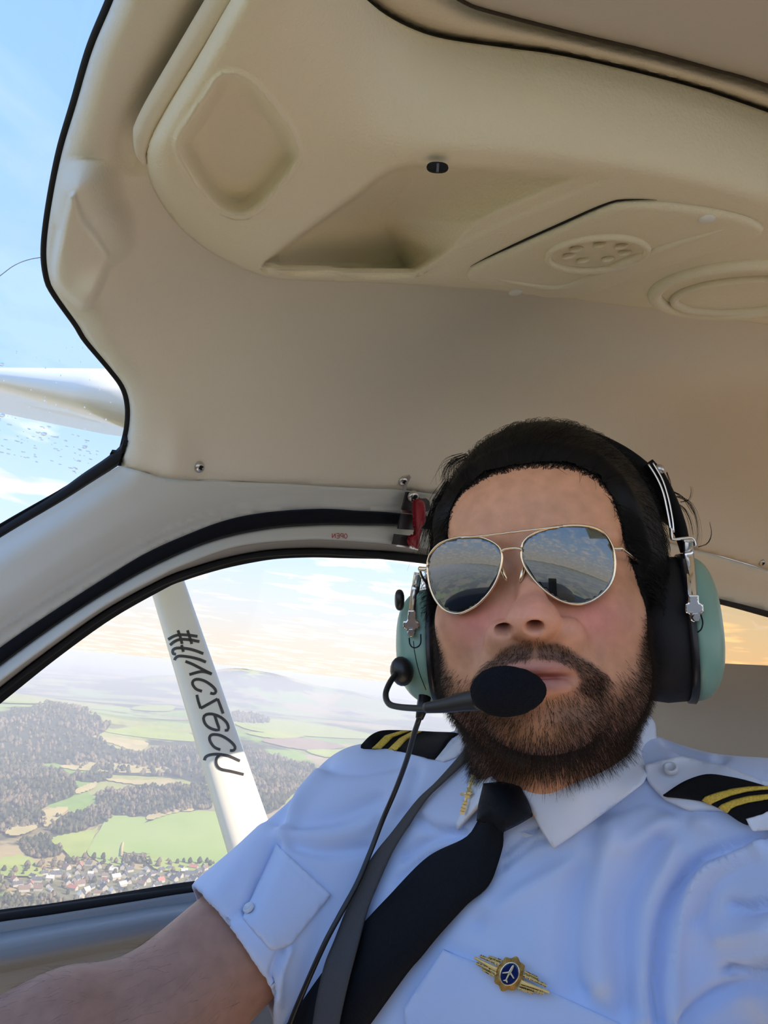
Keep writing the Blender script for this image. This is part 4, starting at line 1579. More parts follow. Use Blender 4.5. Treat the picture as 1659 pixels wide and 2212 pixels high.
base = base * (1 - 0.93 * sw[:, None]) + 0.93 * sw[:, None] * np.array([0.012, 0.010, 0.009])

# ------------------------------------------------------------------ arms and hands
def hand_chain(w, dirv, palm_n, side, curl):
    """palm and five fingers as cones: list of (a, b, r1, r2)"""
    dirv = dirv / np.linalg.norm(dirv)
    palm_n = palm_n - dirv * (palm_n @ dirv)
    palm_n /= np.linalg.norm(palm_n)
    sd = np.cross(palm_n, dirv) * side
    out = [(w, w + dirv * .045 + sd * .012, .024, .024), (w, w + dirv * .045 - sd * .014, .024, .022), (w + dirv * .04 + sd * .02, w + dirv * .075 + sd * .024, .016, .012),
           (w + dirv * .04 - sd * .02, w + dirv * .07 - sd * .024, .016, .012), (w + dirv * .04, w + dirv * .078, .018, .014)]
    for k, (o, L) in enumerate(((.026, .072), (.009, .082), (-.009, .076), (-.026, .060))):
        a = w + dirv * .078 + sd * o
        dd = dirv.copy()
        for s in range(3):
            ang = curl * (0.7 if s == 0 else 1.0)
            dd = dd * math.cos(ang) + palm_n * math.sin(ang)
            dd /= np.linalg.norm(dd)
            pn = palm_n - dd * (palm_n @ dd)
            palm_k = pn / (np.linalg.norm(pn) + 1e-9)
            b = a + dd * L * (0.42, 0.33, 0.25)[s]
            out.append((a, b, .0098 - .0010 * s, .0090 - .0010 * s))
            a = b
            dd = dd
    a = w + dirv * .018 + sd * .026
    b = a + (dirv * .6 + sd * .75 + palm_n * .35) * .038
    c = b + (dirv * .9 + sd * .15 + palm_n * .55) * .030
    e = c + (dirv * .85 - sd * .1 + palm_n * .5) * .026
    out += [(a, b, .016, .012), (b, c, .0115, .0105), (c, e, .0105, .009)]
    return out


fr = (WR_R - ELB_R) / np.linalg.norm(WR_R - ELB_R)
fl = (WR_L - ELB_L) / np.linalg.norm(WR_L - ELB_L)
HANDS = hand_chain(WR_R, fr, np.array([0.3, -.5, .3]), 1, 0.75) + hand_chain(WR_L, np.array([-.55, .45, .15]), np.array([-.25, .15, .95]), 1, 0.55)


def body_sdf(p):
    d = s_ell_ax(p, MID - UPB * .20 - FRB * .01, BAX, (.150, .25, .088))
    d = smin(d, s_cone(p, NECK + UPB * .0, SH_R - UPB * .008, .045, .040), .03)
    d = smin(d, s_cone(p, NECK + UPB * .0, SH_L - UPB * .008, .045, .040), .03)
    d = smin(d, s_cone(p, SH_R, ELB_R, .044, .0520), .02)
    d = smin(d, s_cone(p, ELB_R, 0.65 * ELB_R + 0.35 * WR_R, .0495, .0485), .015)
    d = smin(d, s_cone(p, 0.65 * ELB_R + 0.35 * WR_R, WR_R, .0475, .030), .02)
    d = smin(d, s_cone(p, SH_L, ELB_L, .048, .044), .02)
    d = smin(d, s_cone(p, ELB_L, WR_L, .043, .028), .02)
    near = (np.linalg.norm(p - WR_R, axis=1) < .24) | (np.linalg.norm(p - WR_L, axis=1) < .24)
    q, e = p[near], d[near]
    for (a, b, r1, r2) in HANDS:
        e = smin(e, s_cone(q, a, b, r1, r2), .004)
    d[near] = e
    return d


bv2, bf2 = surface_nets(body_sdf, (-.62, -.72, -.86), (.48, -.02, .16), 0.004)
bv2 = relax(bv2, bf2, 2, 0.4)
col_b = np.tile(np.array([0.44, 0.235, 0.16]), (len(bv2), 1))  # arm skin darker than the face: shade painted into its tone

skin = bpy.data.materials.new('skin')
skin.use_nodes = True
nt = skin.node_tree
b = nt.nodes['Principled BSDF']
b.inputs['Roughness'].default_value = 0.48
b.inputs['Specular IOR Level'].default_value = 0.4
b.inputs['Subsurface Weight'].default_value = 0.0
b.inputs['Subsurface Scale'].default_value = 0.004
b.inputs['Subsurface Radius'].default_value = (1.0, 0.4, 0.25)
at = N(nt, 'ShaderNodeAttribute')
at.attribute_name = 'tone'
t_ = N(nt, 'ShaderNodeTexCoord')
n1 = N(nt, 'ShaderNodeTexNoise')
n1.inputs['Scale'].default_value = 90
n1.inputs['Detail'].default_value = 6
nt.links.new(t_.outputs['Object'], n1.inputs['Vector'])
mot = ramp(nt, [(0.3, (0.86, 0.84, 0.82)), (0.7, (1.06, 1.04, 1.03))], n1.outputs['Fac'])
nt.links.new(mix_rgb(nt, 1.0, at.outputs['Color'], mot.outputs[0], 'MULTIPLY'), b.inputs['Base Color'])
n2 = N(nt, 'ShaderNodeTexNoise')
n2.inputs['Scale'].default_value = 900
nt.links.new(t_.outputs['Object'], n2.inputs['Vector'])
bp = N(nt, 'ShaderNodeBump')
bp.inputs['Strength'].default_value = 0.12
bp.inputs['Distance'].default_value = 0.001
nt.links.new(n2.outputs['Fac'], bp.inputs['Height'])
nt.links.new(bp.outputs[0], b.inputs['Normal'])

person = empty('person', c2w(MID - UPB * .5))
tag(person, 'bearded pilot in light blue uniform shirt seated facing the camera', 'person')
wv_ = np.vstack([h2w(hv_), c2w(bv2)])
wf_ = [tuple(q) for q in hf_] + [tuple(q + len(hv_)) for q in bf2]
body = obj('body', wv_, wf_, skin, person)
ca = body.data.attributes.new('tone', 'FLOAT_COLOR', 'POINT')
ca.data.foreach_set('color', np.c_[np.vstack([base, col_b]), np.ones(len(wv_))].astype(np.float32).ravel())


# ------------------------------------------------------------------ hair and beard as strands
def strands(paths, r0, r1=0.3):
    """paths: (n, k, 3) -> three-sided tapering hairs in one mesh"""
    n, k, _ = paths.shape
    t = np.gradient(paths, axis=1)
    t /= np.linalg.norm(t, axis=2, keepdims=True) + 1e-12
    ref = np.array([0.3, 0.5, 0.81])
    a = np.cross(t, ref)
    a /= np.linalg.norm(a, axis=2, keepdims=True) + 1e-12
    bb = np.cross(t, a)
    rad = (r0 * np.linspace(1, r1, k))[None, :, None]
    rings = [paths + rad * (math.cos(q) * a + math.sin(q) * bb) for q in (0, 2.0944, 4.18879)]
    V = np.stack(rings, 2).reshape(-1, 3)
    i = np.arange(n)[:, None, None] * k * 3
    j = np.arange(k - 1)[None, :, None] * 3
    s = np.arange(3)[None, None, :]
    s2 = (s + 1) % 3
    F = np.stack([i + j + s, i + j + s2, i + j + 3 + s2, i + j + 3 + s], -1).reshape(-1, 4)
    return V, F


def np_obj(name, V, F, m, parent):
    me = bpy.data.meshes.new(name)
    V = V - world_loc(parent)
    me.vertices.add(len(V))
    me.vertices.foreach_set('co', V.ravel())
    me.loops.add(F.size)
    me.loops.foreach_set('vertex_index', F.ravel().astype(np.int32))
    me.polygons.add(len(F))
    me.polygons.foreach_set('loop_start', np.arange(0, F.size, F.shape[1], dtype=np.int32))
    me.polygons.foreach_set('loop_total', np.full(len(F), F.shape[1], dtype=np.int32))
    me.polygons.foreach_set('use_smooth', np.ones(len(F), bool))
    me.materials.append(m)
    me.update(calc_edges=True)
    o = bpy.data.objects.new(name, me)
    COL.objects.link(o)
    o.parent = parent
    return o


def sample(wfun, n):
    """n points on the head, weighted"""
    c = hv_[hf_].mean(1)
    ar = np.linalg.norm(np.cross(hv_[hf_[:, 2]] - hv_[hf_[:, 0]], hv_[hf_[:, 3]] - hv_[hf_[:, 1]]), axis=1)
    w = ar * wfun(c)
    i = rng.choice(len(c), n, p=w / w.sum())
    u = rng.random((n, 4))
    u /= u.sum(1, keepdims=True)
    return (hv_[hf_[i]] * u[:, :, None]).sum(1), hn_[hf_[i, 0]]


M['hair'] = mat('dark brown hair', (0.006, 0.005, 0.0045), 0.5, spec=0.22, var=0.3, vscale=60)
M['beard'] = mat('brown beard hair', (0.022, 0.014, 0.010), 0.5, spec=0.3, col2=(0.045, 0.028, 0.018), vscale=80)

p, n = sample(beard_w, 20000)
kx = np.abs(p[:, 0])
L = rng.uniform(.004, .009, len(p)) * (1 + 0.35 * sstep(-p[:, 1], .095, .125))
mo = (p[:, 1] > -.078) & (kx < .04)
L[mo] *= 0.7
down = np.c_[np.sign(p[:, 0]) * 0.25 * (kx > .01), -np.ones(len(p)), np.zeros(len(p)) + .05]
down[mo] = np.c_[np.sign(p[mo, 0]) * (0.25 + 8 * kx[mo]), -np.ones(mo.sum()), np.full(mo.sum(), .1)]
d0 = n * 0.75 + down * 0.55 + rng.normal(0, .22, p.shape)
d0 /= np.linalg.norm(d0, axis=1, keepdims=True)
d1 = n * 0.2 + down * 0.9 + rng.normal(0, .30, p.shape)
d1 /= np.linalg.norm(d1, axis=1, keepdims=True)
ts_ = np.linspace(0, 1, 4)
paths = np.stack([p - n * .0008 + L[:, None] * (d0 * t + (d1 - d0) * t * t * .5) for t in ts_], 1)
V, F = strands(h2w(paths.reshape(-1, 3)).reshape(paths.shape), 0.00013)
tag(np_obj('beard', V, F, M['beard'], person), 'dark brown full beard and moustache', kind='stuff')

# scalp volume under the strands
sel = scalp_w(hv_) > 0.75
fsel = hf_[sel[hf_].all(1)]
lift = 0.0085 * sstep(hv_[:, 1] - np.interp(np.abs(hv_[:, 0]), [0, .045, .06, .075], [.074, .066, .045, 0]), 0, .02) + 0.001
capv = hv_ + hn_ * lift[:, None]
used = np.unique(fsel)
re = np.full(len(hv_), -1)
re[used] = np.arange(len(used))
hair = obj('hair', h2w(capv[used]), [tuple(q) for q in re[fsel]], M['hair'], person)
tag(hair, 'short dark brown hair combed back')
p, n = sample(scalp_w, 9000)
L = rng.uniform(.018, .04, len(p))
tp = p[:, 1] > .06
flow = np.where(tp[:, None], np.array([0.30, 0.10, -1.0]), np.c_[np.sign(p[:, 0]) * .1, np.full(len(p), -.35), np.full(len(p), -1.0)])
flow = flow + rng.normal(0, .22, p.shape)
path = [p]
cur = p.copy()
nn_ = n.copy()
for s in range(5):
    tdir = flow - nn_ * (flow * nn_).sum(1, keepdims=True)
    tdir /= np.linalg.norm(tdir, axis=1, keepdims=True) + 1e-9
    cur = cur + tdir * (L / 5)[:, None]
    hgt = 0.0095 * math.sin((s + 1) / 5 * 2.2) + 0.001
    for i in range(len(cur)):
        h_ = head_bvh.find_nearest(Vector(cur[i]))
        nn_[i] = h_[1]
        cur[i] = np.array(h_[0]) + np.array(h_[1]) * (hgt + 0.003 * ((i * 37) % 11) / 11)
    path.append(cur.copy())
paths = np.stack(path, 1)
# short hairs that break up the hairline
p, n = sample(lambda q: ((scalp_w(q) > .03) & (scalp_w(q - np.array([0, .008, 0])) < .97)).astype(float), 5000)
L = rng.uniform(.008, .020, len(p))[:, None]
fl2 = np.c_[np.sign(p[:, 0]) * .35, np.where(p[:, 1] > .05, .6, -.2), np.full(len(p), -.6)] + rng.normal(0, .45, p.shape)
fl2 -= n * (fl2 * n).sum(1, keepdims=True)
fl2 /= np.linalg.norm(fl2, axis=1, keepdims=True) + 1e-9
p2 = np.stack([p + L * (t * fl2 + n * (.35 * t - .25 * t * t)) for t in np.linspace(0, 1, 6)], 1)
paths = np.concatenate([paths, p2])
V, F = strands(h2w(paths.reshape(-1, 3)).reshape(paths.shape), 0.00020)
tag(np_obj('hair_strands', V, F, M['hair'], hair), kind='stuff')


# loose curls that stand off the head, traced in the photograph at the depth of the hair
def curl_hairs(list_px, d, n_each, spread, r=0.00016):
    ps = []
    for q in list_px:
        s = sm(q, 9)
        for k in range(n_each):
            o = rng.normal(0, spread, 2)
            w = np.linspace(0.4, 1.2, 9)[:, None]
            dd = d + rng.normal(0, .006)
            ps.append(P(s[:, 0] + o[0] * w[:, 0], s[:, 1] + o[1] * w[:, 0], np.full(9, dd)))
    return np.array(ps)


cl = np.concatenate([
    curl_hairs([[(1462, 1072), (1490, 1085), (1506, 1120), (1510, 1165), (1500, 1190)], [(1455, 1085), (1478, 1100), (1492, 1130), (1497, 1160)], [(1450, 1060), (1475, 1075), (1498, 1110)]], 0.60, 9, 3.0),
    curl_hairs([[(1470, 1085), (1488, 1080), (1494, 1062), (1492, 1052)], [(1508, 1182), (1528, 1175), (1537, 1155), (1533, 1130)], [(1440, 1020), (1448, 1045), (1446, 1058)]], 0.60, 5, 1.2),
    curl_hairs([[(1005, 985), (975, 1000), (965, 1025), (972, 1050)], [(990, 990), (968, 1008), (958, 1040)], [(965, 1040), (945, 1075), (932, 1110), (925, 1150)], [(950, 1070), (930, 1110), (918, 1160), (910, 1195)], [(940, 1100), (925, 1150), (915, 1200)], [(960, 1060), (942, 1095), (930, 1140), (918, 1185)]], 0.580, 26, 9.0),
])
V, F = strands(cl, 0.00018)
tag(np_obj('loose_curls', V, F, M['hair'], hair), kind='stuff')
# fine arm hair
si = rng.choice(len(bv2), 60000)
bn2 = qnormals(bv2, bf2)
s_al = ((bv2[si] - ELB_R) @ fr)
ok = (s_al > -.06) & (s_al < .16) & (np.abs(bv2[si] @ np.cross(fr, [0, 0, 1.])) < 9) & (np.linalg.norm(bv2[si] - ELB_R - s_al[:, None] * fr, axis=1) < .065)
si = si[ok][:1200]
p, n = bv2[si], bn2[si]
L = rng.uniform(.008, .016, len(p))[:, None]
dv = fr * .9 + np.array([0, -.35, 0]) + rng.normal(0, .25, p.shape)
paths = np.stack([p + L * (t * (dv + n * .35) - n * .25 * t * t) for t in np.linspace(0, 1, 4)], 1)
V, F = strands(c2w(paths.reshape(-1, 3)).reshape(paths.shape), 0.00005)
tag(np_obj('arm_hair', V, F, M['beard'], person), kind='stuff')
# ------------------------------------------------------------------ shirt
M['shirt'] = mat('light blue poplin shirt', (0.60, 0.71, 0.97), 0.75, bump=0.10, bscale=1500, spec=0.25, sheen=0.1)
M['shirt_white'] = mat('white collar cloth', (0.78, 0.83, 0.95), 0.75, bump=0.10, bscale=1500, spec=0.25)
M['black_cloth'] = mat('black barathea cloth', (0.008, 0.008, 0.009), 0.85, bump=0.3, bscale=1500, spec=0.2)
M['gold_braid'] = mat('gold braid', (1.0, 0.68, 0.09), 0.5, 0.0, bump=0.5, bscale=1400, var=0.3, vscale=700)
M['gold'] = mat('polished gold metal', (1.0, 0.74, 0.30), 0.38, 0.3, bump=0.1, bscale=300)
M['gold_light'] = mat('pale gold metal', (0.92, 0.84, 0.58), 0.3, 0.8, bump=0.05, bscale=300)
M['enamel'] = mat('dark blue enamel', (0.010, 0.022, 0.12), 0.15, coat=0.6, var=0.1, vscale=300)
M['pearl'] = mat('pearl shirt button', (0.72, 0.76, 0.84), 0.25, coat=0.4, var=0.1, vscale=300)
M['webbing'] = mat('grey seat belt webbing', (0.085, 0.080, 0.080), 0.7, bump=0.5, bscale=900, spec=0.25)
# tie cloth with a fine diagonal rib
tie_m = mat('black ribbed tie silk', (0.006, 0.007, 0.010), 0.6, spec=0.15)
_nt = tie_m.node_tree
_t = N(_nt, 'ShaderNodeTexCoord')
_w = N(_nt, 'ShaderNodeTexWave')
_w.inputs['Scale'].default_value = 420
_mp = N(_nt, 'ShaderNodeMapping')
_mp.inputs['Rotation'].default_value = (0.3, 0.7, 0.4)
_nt.links.new(_t.outputs['Object'], _mp.inputs[0])
_nt.links.new(_mp.outputs[0], _w.inputs['Vector'])
_bp = N(_nt, 'ShaderNodeBump')
_bp.inputs['Strength'].default_value = 0.35
_bp.inputs['Distance'].default_value = 0.0006
_nt.links.new(_w.outputs['Fac'], _bp.inputs['Height'])
_nt.links.new(_bp.outputs[0], _nt.nodes['Principled BSDF'].inputs['Normal'])
M['tie'] = tie_m

ARM_R = (ELB_R - SH_R) / np.linalg.norm(ELB_R - SH_R)
ARM_L = (ELB_L - SH_L) / np.linalg.norm(ELB_L - SH_L)
CUFF_R = Q(488, 2036, 0.645)
_tc = (CUFF_R - SH_R) @ ARM_R


def shirt_sdf(p):
    d = s_ell_ax(p, MID - UPB * .17 - FRB * .004, BAX, (.178, .23, .122))
    d = smin(d, s_ell_ax(p, MID - UPB * .40 + FRB * .005, BAX, (.170, .22, .135)), .06)
    d = smin(d, s_cone(p, NECK + UPB * .018, SH_R + UPB * .004, .060, .058), .05)
    d = smin(d, s_cone(p, NECK + UPB * .018, SH_L + UPB * .004, .060, .060), .05)
    d = smin(d, s_cone(p, SH_R - UPB * .11 + E_ * .035 + FRB * .03, SH_R - UPB * .42 + E_ * .055 + FRB * .075, .083, .098), .05)
    # sleeve beside the door, flaring a little, cut square and hollow at the cuff
    sl = s_cone(p, SH_R, SH_R + ARM_R * (_tc + .03), .060, .0635)
    sl = smax(sl, (p - SH_R) @ ARM_R - _tc, .004)
    hole = s_cone(p, SH_R + ARM_R * (_tc - .055), SH_R + ARM_R * (_tc + .09), .0540, .0585)
    sl = np.maximum(sl, -np.maximum(hole, -((p - SH_R) @ ARM_R - (_tc - .05))))
    d = smin(d, sl, .028)
    sL = s_cone(p, SH_L, SH_L + ARM_L * .20, .068, .070)
    sL = smax(sL, (p - SH_L) @ ARM_L - .19, .004)
    d = smin(d, sL, .028)
    return d


sv, sf = surface_nets(shirt_sdf, (-.30, -.95, -.90), (.48, -.10, -.22), 0.003)
sv = relax(sv, sf, 3, 0.5)
sn = qnormals(sv, sf)
spx = CX + FPX * sv[:, 0] / -sv[:, 2]
spy = CY - FPX * sv[:, 1] / -sv[:, 2]
facing = sstep((sn * -sv).sum(1) / np.linalg.norm(sv, axis=1), 0.0, 0.25)
# folds: (path, half width px, height mm)
FOLDS = [
    ([(1283, 1813), (1241, 1925), (1228, 2010), (1232, 2096), (1249, 2138)], 26, -6), ([(1330, 1790), (1295, 1900), (1285, 2010), (1295, 2120)], 30, 6),
    ([(1420, 1818), (1360, 1925), (1347, 2010), (1356, 2181)], 24, -6), ([(1460, 1830), (1405, 1930), (1385, 2020), (1385, 2200)], 22, 5),
    ([(1640, 1800), (1560, 1838), (1505, 1865), (1450, 1946), (1424, 2031), (1416, 2138), (1428, 2212)], 13, -9), ([(1640, 1830), (1530, 1880), (1478, 1960), (1452, 2050), (1450, 2212)], 22, 7),
    ([(1582, 1959), (1620, 1962), (1700, 1945)], 13, -7), ([(1570, 2096), (1620, 2098), (1700, 2075)], 13, -7), ([(1560, 2020), (1660, 2010)], 24, 4),
    ([(1470, 2205), (1560, 2140), (1660, 2120)], 16, -5), ([(1500, 1980), (1540, 1900), (1620, 1850)], 20, -4),
    ([(1330, 1800), (1200, 1880), (1060, 1960)], 26, 3.5), ([(1230, 1840), (1120, 1900), (1030, 1990)], 20, -3),
    ([(1300, 1760), (1400, 1720), (1480, 1770)], 20, -4), ([(1350, 1830), (1450, 1770), (1530, 1780)], 20, 4),
    ([(701, 1653), (771, 1661), (857, 1644)], 16, -5), ([(692, 1672), (655, 1720), (628, 1770), (606, 1815)], 15, 6), ([(672, 1668), (632, 1712), (600, 1770)], 14, -5),
    ([(623, 1783), (727, 1766), (814, 1727)], 18, -4), ([(640, 1826), (705, 1840), (792, 1831)], 14, -4), ([(640, 1805), (720, 1800), (800, 1780)], 18, 3),
    ([(596, 1825), (567, 1880), (550, 1925), (535, 1965)], 12, -7), ([(570, 1800), (520, 1860), (470, 1930)], 24, 3),
    ([(610, 2052), (590, 2110), (580, 2208)], 8, -5), ([(625, 2052), (605, 2110), (598, 2208)], 10, 3),
    ([(880, 1750), (930, 1790), (985, 1800)], 12, -4), ([(870, 1850), (930, 1815), (1000, 1800)], 10, -4), ([(860, 1900), (930, 1850), (1000, 1830)], 10, -3),
    ([(1090, 1840), (1140, 1800), (1160, 1790)], 9, -3), ([(1085, 1870), (1150, 1820), (1175, 1815)], 9, -2.5),
    ([(900, 1660), (880, 1720), (860, 1760)], 14, -4), ([(520, 1960), (480, 2000), (470, 2020)], 16, -2),
    ([(1470, 1640), (1520, 1650), (1560, 1640)], 10, -4), ([(1440, 1600), (1490, 1625), (1520, 1640)], 9, -4),
]
disp = np.zeros(len(sv))
for (q, w, h) in FOLDS:
    c = sm(q, 24)
    near = (spx > c[:, 0].min() - 4 * w) & (spx < c[:, 0].max() + 4 * w) & (spy > c[:, 1].min() - 4 * w) & (spy < c[:, 1].max() + 4 * w)
    dd = dpoly(spx[near], spy[near], c)
    disp[near] += h * 0.0015 * np.exp(-(dd / w) ** 2)
disp += 0.0012 * np.sin(spx / 61 + 1.3 * np.sin(spy / 83)) * np.sin(spy / 74 + spx / 140)
disp = np.where(disp < 0, 0.0125 * np.tanh(disp / 0.0125), disp)
sv = sv + sn * (disp * facing)[:, None]
SV = c2w(sv)
shirt = obj('shirt', SV, [tuple(q) for q in sf], M['shirt'], person)
tag(shirt, 'light blue short sleeved uniform shirt')
shirt_bvh = BVHTree.FromPolygons([tuple(p) for p in SV], [tuple(q) for q in sf])
on_shirt = on_bvh(shirt_bvh)


def drape_patch(name, outline, off, th, m, parent, sp=7, offfn=None, smooth_n=None, surf=None, closed_smooth=False, relax_it=0):
    o = sm(outline, smooth_n, True) if smooth_n else lin(list(outline) + [outline[0]], 70)[:-1]
    v, f = cdt(o, sp)
    of = np.full(len(v), off)
    if offfn is not None:
        of = of + offfn(v[:, 0], v[:, 1], sdpoly(v[:, 0], v[:, 1], o))
    pts = (surf or on_shirt)(v[:, 0], v[:, 1], 0.0)
    d = (pts @ RCAM)[:, 2] * -1
    # smooth depth so that the piece lies like stiff cloth
    if relax_it:
        A = np.zeros(len(v))
        e = np.array([(a, b_) for q in f for a, b_ in zip(q, q[1:] + q[:1])])
        deg = np.bincount(e[:, 0], minlength=len(v)) + np.bincount(e[:, 1], minlength=len(v))
        for _ in range(relax_it):
            s = np.zeros(len(v))
            np.add.at(s, e[:, 0], d[e[:, 1]])
            np.add.at(s, e[:, 1], d[e[:, 0]])
            d = 0.5 * d + 0.5 * s / np.maximum(deg, 1)
    return obj(name, *thicken(P(v[:, 0], v[:, 1], d - of), f, th), m, parent)


# pocket flaps, buttons, shoulder tabs
FLAP = [(597, 1823), (716, 1933), (632, 2037), (606, 2050), (586, 2054), (523, 1983)]
drape_patch('pocket_flap', FLAP, 0.0025, 0.002, M['shirt'], shirt, 7, lambda x, y, d: 0.0012 * sstep(d, 0, 9) - 0.0008 * np.exp(-((d - 12) / 2.5) ** 2), relax_it=6)
FLAP2 = [(957, 2053), (1080, 2098), (1206, 2150), (1340, 2212), (1420, 2270), (1300, 2400), (900, 2400), (870, 2180)]
drape_patch('pocket_flap', FLAP2, 0.002, 0.002, M['shirt'], shirt, 10, lambda x, y, d: 0.001 * sstep(d, 0, 9), relax_it=6)


def button(px, py, r, parent, surf=on_shirt, off=0.004):
    c = surf(px, py, off)[0]
    nn = -c / np.linalg.norm(c)
    e1 = surf(px + 12, py, off)[0] - c
    e2 = surf(px, py - 12, off)[0] - c
    n2 = np.cross(e1, e2)
    n2 /= np.linalg.norm(n2)
    nn = n2 if n2 @ nn > 0 else -n2
    e1 /= np.linalg.norm(e1)
    e2 = np.cross(nn, e1)
    prof = [(0, .12), (.55, .10), (.68, .30), (.85, .34), (1.0, .2), (1.0, -.25)]
    V = np.array([c + r * (q * (math.cos(a) * e1 + math.sin(a) * e2) + h * nn) for (q, h) in prof for a in np.linspace(0, 2 * math.pi, 20, endpoint=False)])
    o = obj('button', V, orient(V, [tuple(reversed(q)) for q in grid_faces(len(prof), 20, False, True)]), M['pearl'], parent)
    return o


button(548, 1967, 0.0046, shirt, off=0.0055)
TAB = [(1393, 1652), (1400, 1692), (1436, 1729), (1495, 1755), (1560, 1752), (1640, 1792), (1700, 1790), (1750, 1740), (1659, 1690), (1560, 1652), (1470, 1632)]
drape_patch('shoulder_tab', TAB, 0.004, 0.002, M['shirt_white'], shirt, 8, lambda x, y, d: 0.001 * sstep(d, 0, 8), relax_it=14)
drape_patch('shoulder_tab', [(940, 1641), (965, 1610), (992, 1586), (1014, 1590), (1010, 1612), (985, 1636), (958, 1646)], 0.0045, 0.002, M['shirt_white'], shirt, 5, relax_it=8)
button(1451, 1679, 0.0050, shirt, off=0.010)

# epaulettes
def epaulette(label, outline, stripes, off, relax_it=10):
    c = on_shirt(np.mean([p[0] for p in outline]), np.mean([p[1] for p in outline]), 0)[0]
    t = empty('epaulette', c)
    tag(t, label, 'epaulette', 'shoulder boards of the uniform')
    bo_ = drape_patch('board', outline, off, 0.003, M['black_cloth'], t, 6, lambda x, y, d: 0.0025 * sstep(d, 0, 10), smooth_n=70, relax_it=relax_it)
    V = np.array([v.co[:] for v in bo_.data.vertices]) + c
    bb = BVHTree.FromPolygons([tuple(p) for p in V], [tuple(q.vertices) for q in bo_.data.polygons])
    for s in stripes:
        drape_patch('gold_stripe', s, 0.0012, 0.0012, M['gold_braid'], t, 4, lambda x, y, d: 0.0006 * sstep(d, 0, 3) + 0.0005 * np.exp(-((d - 3) / 1.5) ** 2), surf=on_bvh(bb))
    return t


def c6(p):
    return [(380 + q[0] * 0.434, 1540 + q[1] * 0.434) for q in p]


def c8(p):
    return [(1380 + q[0] * 0.1682, 1620 + q[1] * 0.1682) for q in p]


epaulette('black epaulette with two gold stripes on the shoulder beside the window',
          [(779, 1616), (788, 1600), (804, 1586), (825, 1578), (860, 1577), (930, 1580), (992, 1585), (968, 1608), (946, 1640), (905, 1633), (860, 1623), (815, 1619)],
          [c6([(975, 178), (1020, 180), (1080, 122), (1165, 88), (1122, 88), (1040, 112)]), c6([(1050, 185), (1095, 190), (1150, 130), (1225, 90), (1180, 88), (1112, 125)])], 0.006)
epaulette('black epaulette with two gold stripes on the shoulder nearest the camera',
          [(1433, 1720), (1451, 1704), (1481, 1686), (1515, 1674), (1540, 1672), (1573, 1677), (1607, 1684), (1659, 1699), (1730, 1722), (1745, 1738), (1680, 1750), (1640, 1775), (1619, 1783), (1599, 1776), (1572, 1758), (1548, 1744), (1515, 1731), (1464, 1724)],
          [c8([(805, 650), (850, 600), (1000, 545), (1200, 495), (1400, 468), (1659, 458), (1900, 470), (1900, 512), (1659, 506), (1400, 535), (1200, 585), (1050, 640), (940, 690), (925, 710), (860, 680)]),
           c8([(1015, 740), (1060, 700), (1200, 640), (1400, 590), (1659, 563), (1900, 565), (1900, 640), (1659, 636), (1400, 680), (1250, 725), (1180, 760), (1140, 818), (1080, 785)])], 0.008, 14)
# loop of the shirt that holds the outer end of the near epaulette
drape_patch('shoulder_loop', [(1613, 1771), (1627, 1796), (1700, 1790), (1780, 1770), (1780, 1740), (1680, 1748)], 0.014, 0.002, M['shirt_white'], shirt, 6, relax_it=10)

# ------------------------------------------------------------------ collar
neck_d = (h2w(hv_) @ RCAM)
ts1 = on_shirt(np.array([1195., 1400., 1000., 1260., 1325.]), np.array([1838., 1690., 1790., 1790., 1740.]), 0.006) @ RCAM
cf = tps([(1112, 1684, .548), (1195, 1835, -ts1[0, 2]), (1260, 1790, -ts1[3, 2] - .002), (1325, 1740, -ts1[4, 2] - .004), (1400, 1690, -ts1[1, 2] - .004), (1200, 1668, .545), (1300, 1620, .545), (1390, 1560, .570),
          (1416, 1610, .582), (1250, 1710, .528), (1340, 1660, .538), (1412, 1545, .584)])
COLL_R = [(1112, 1684), (1135, 1684), (1200, 1664), (1290, 1622), (1370, 1572), (1402, 1540), (1417, 1565), (1419, 1610), (1408, 1655), (1390, 1692), (1325, 1742), (1262, 1788), (1196, 1834), (1170, 1795), (1140, 1735)]


def shell_patch(name, outline, depth, th, m, parent, sp=8, edge=0.0012, n=90):
    o = lin(list(outline) + [outline[0]], n)[:-1]
    v, f = cdt(o, sp)
    e = sdpoly(v[:, 0], v[:, 1], o)
    d = depth(v[:, 0], v[:, 1]) - edge * sstep(e, 0, 8) + 0.0008 * np.exp(-((e - 12) / 2.2) ** 2)
    return obj(name, *thicken(P(v[:, 0], v[:, 1], d), f, th), m, parent)


shell_patch('collar', COLL_R, cf, 0.003, M['shirt_white'], shirt)
ts2 = on_shirt(np.array([992., 1010., 960.]), np.array([1788., 1720., 1700.]), 0.005) @ RCAM
cl_f = tps([(1020, 1630, .600), (1066, 1682, .556), (1042, 1720, .560), (988, 1790, -ts2[0, 2]), (1005, 1720, -ts2[1, 2]), (1015, 1670, .600)])
shell_patch('collar', [(1019, 1625), (1040, 1655), (1068, 1684), (1056, 1706), (1037, 1732), (1012, 1762), (986, 1793), (984, 1778), (1003, 1725), (1014, 1680)], cl_f, 0.003, M['shirt_white'], shirt, 5)
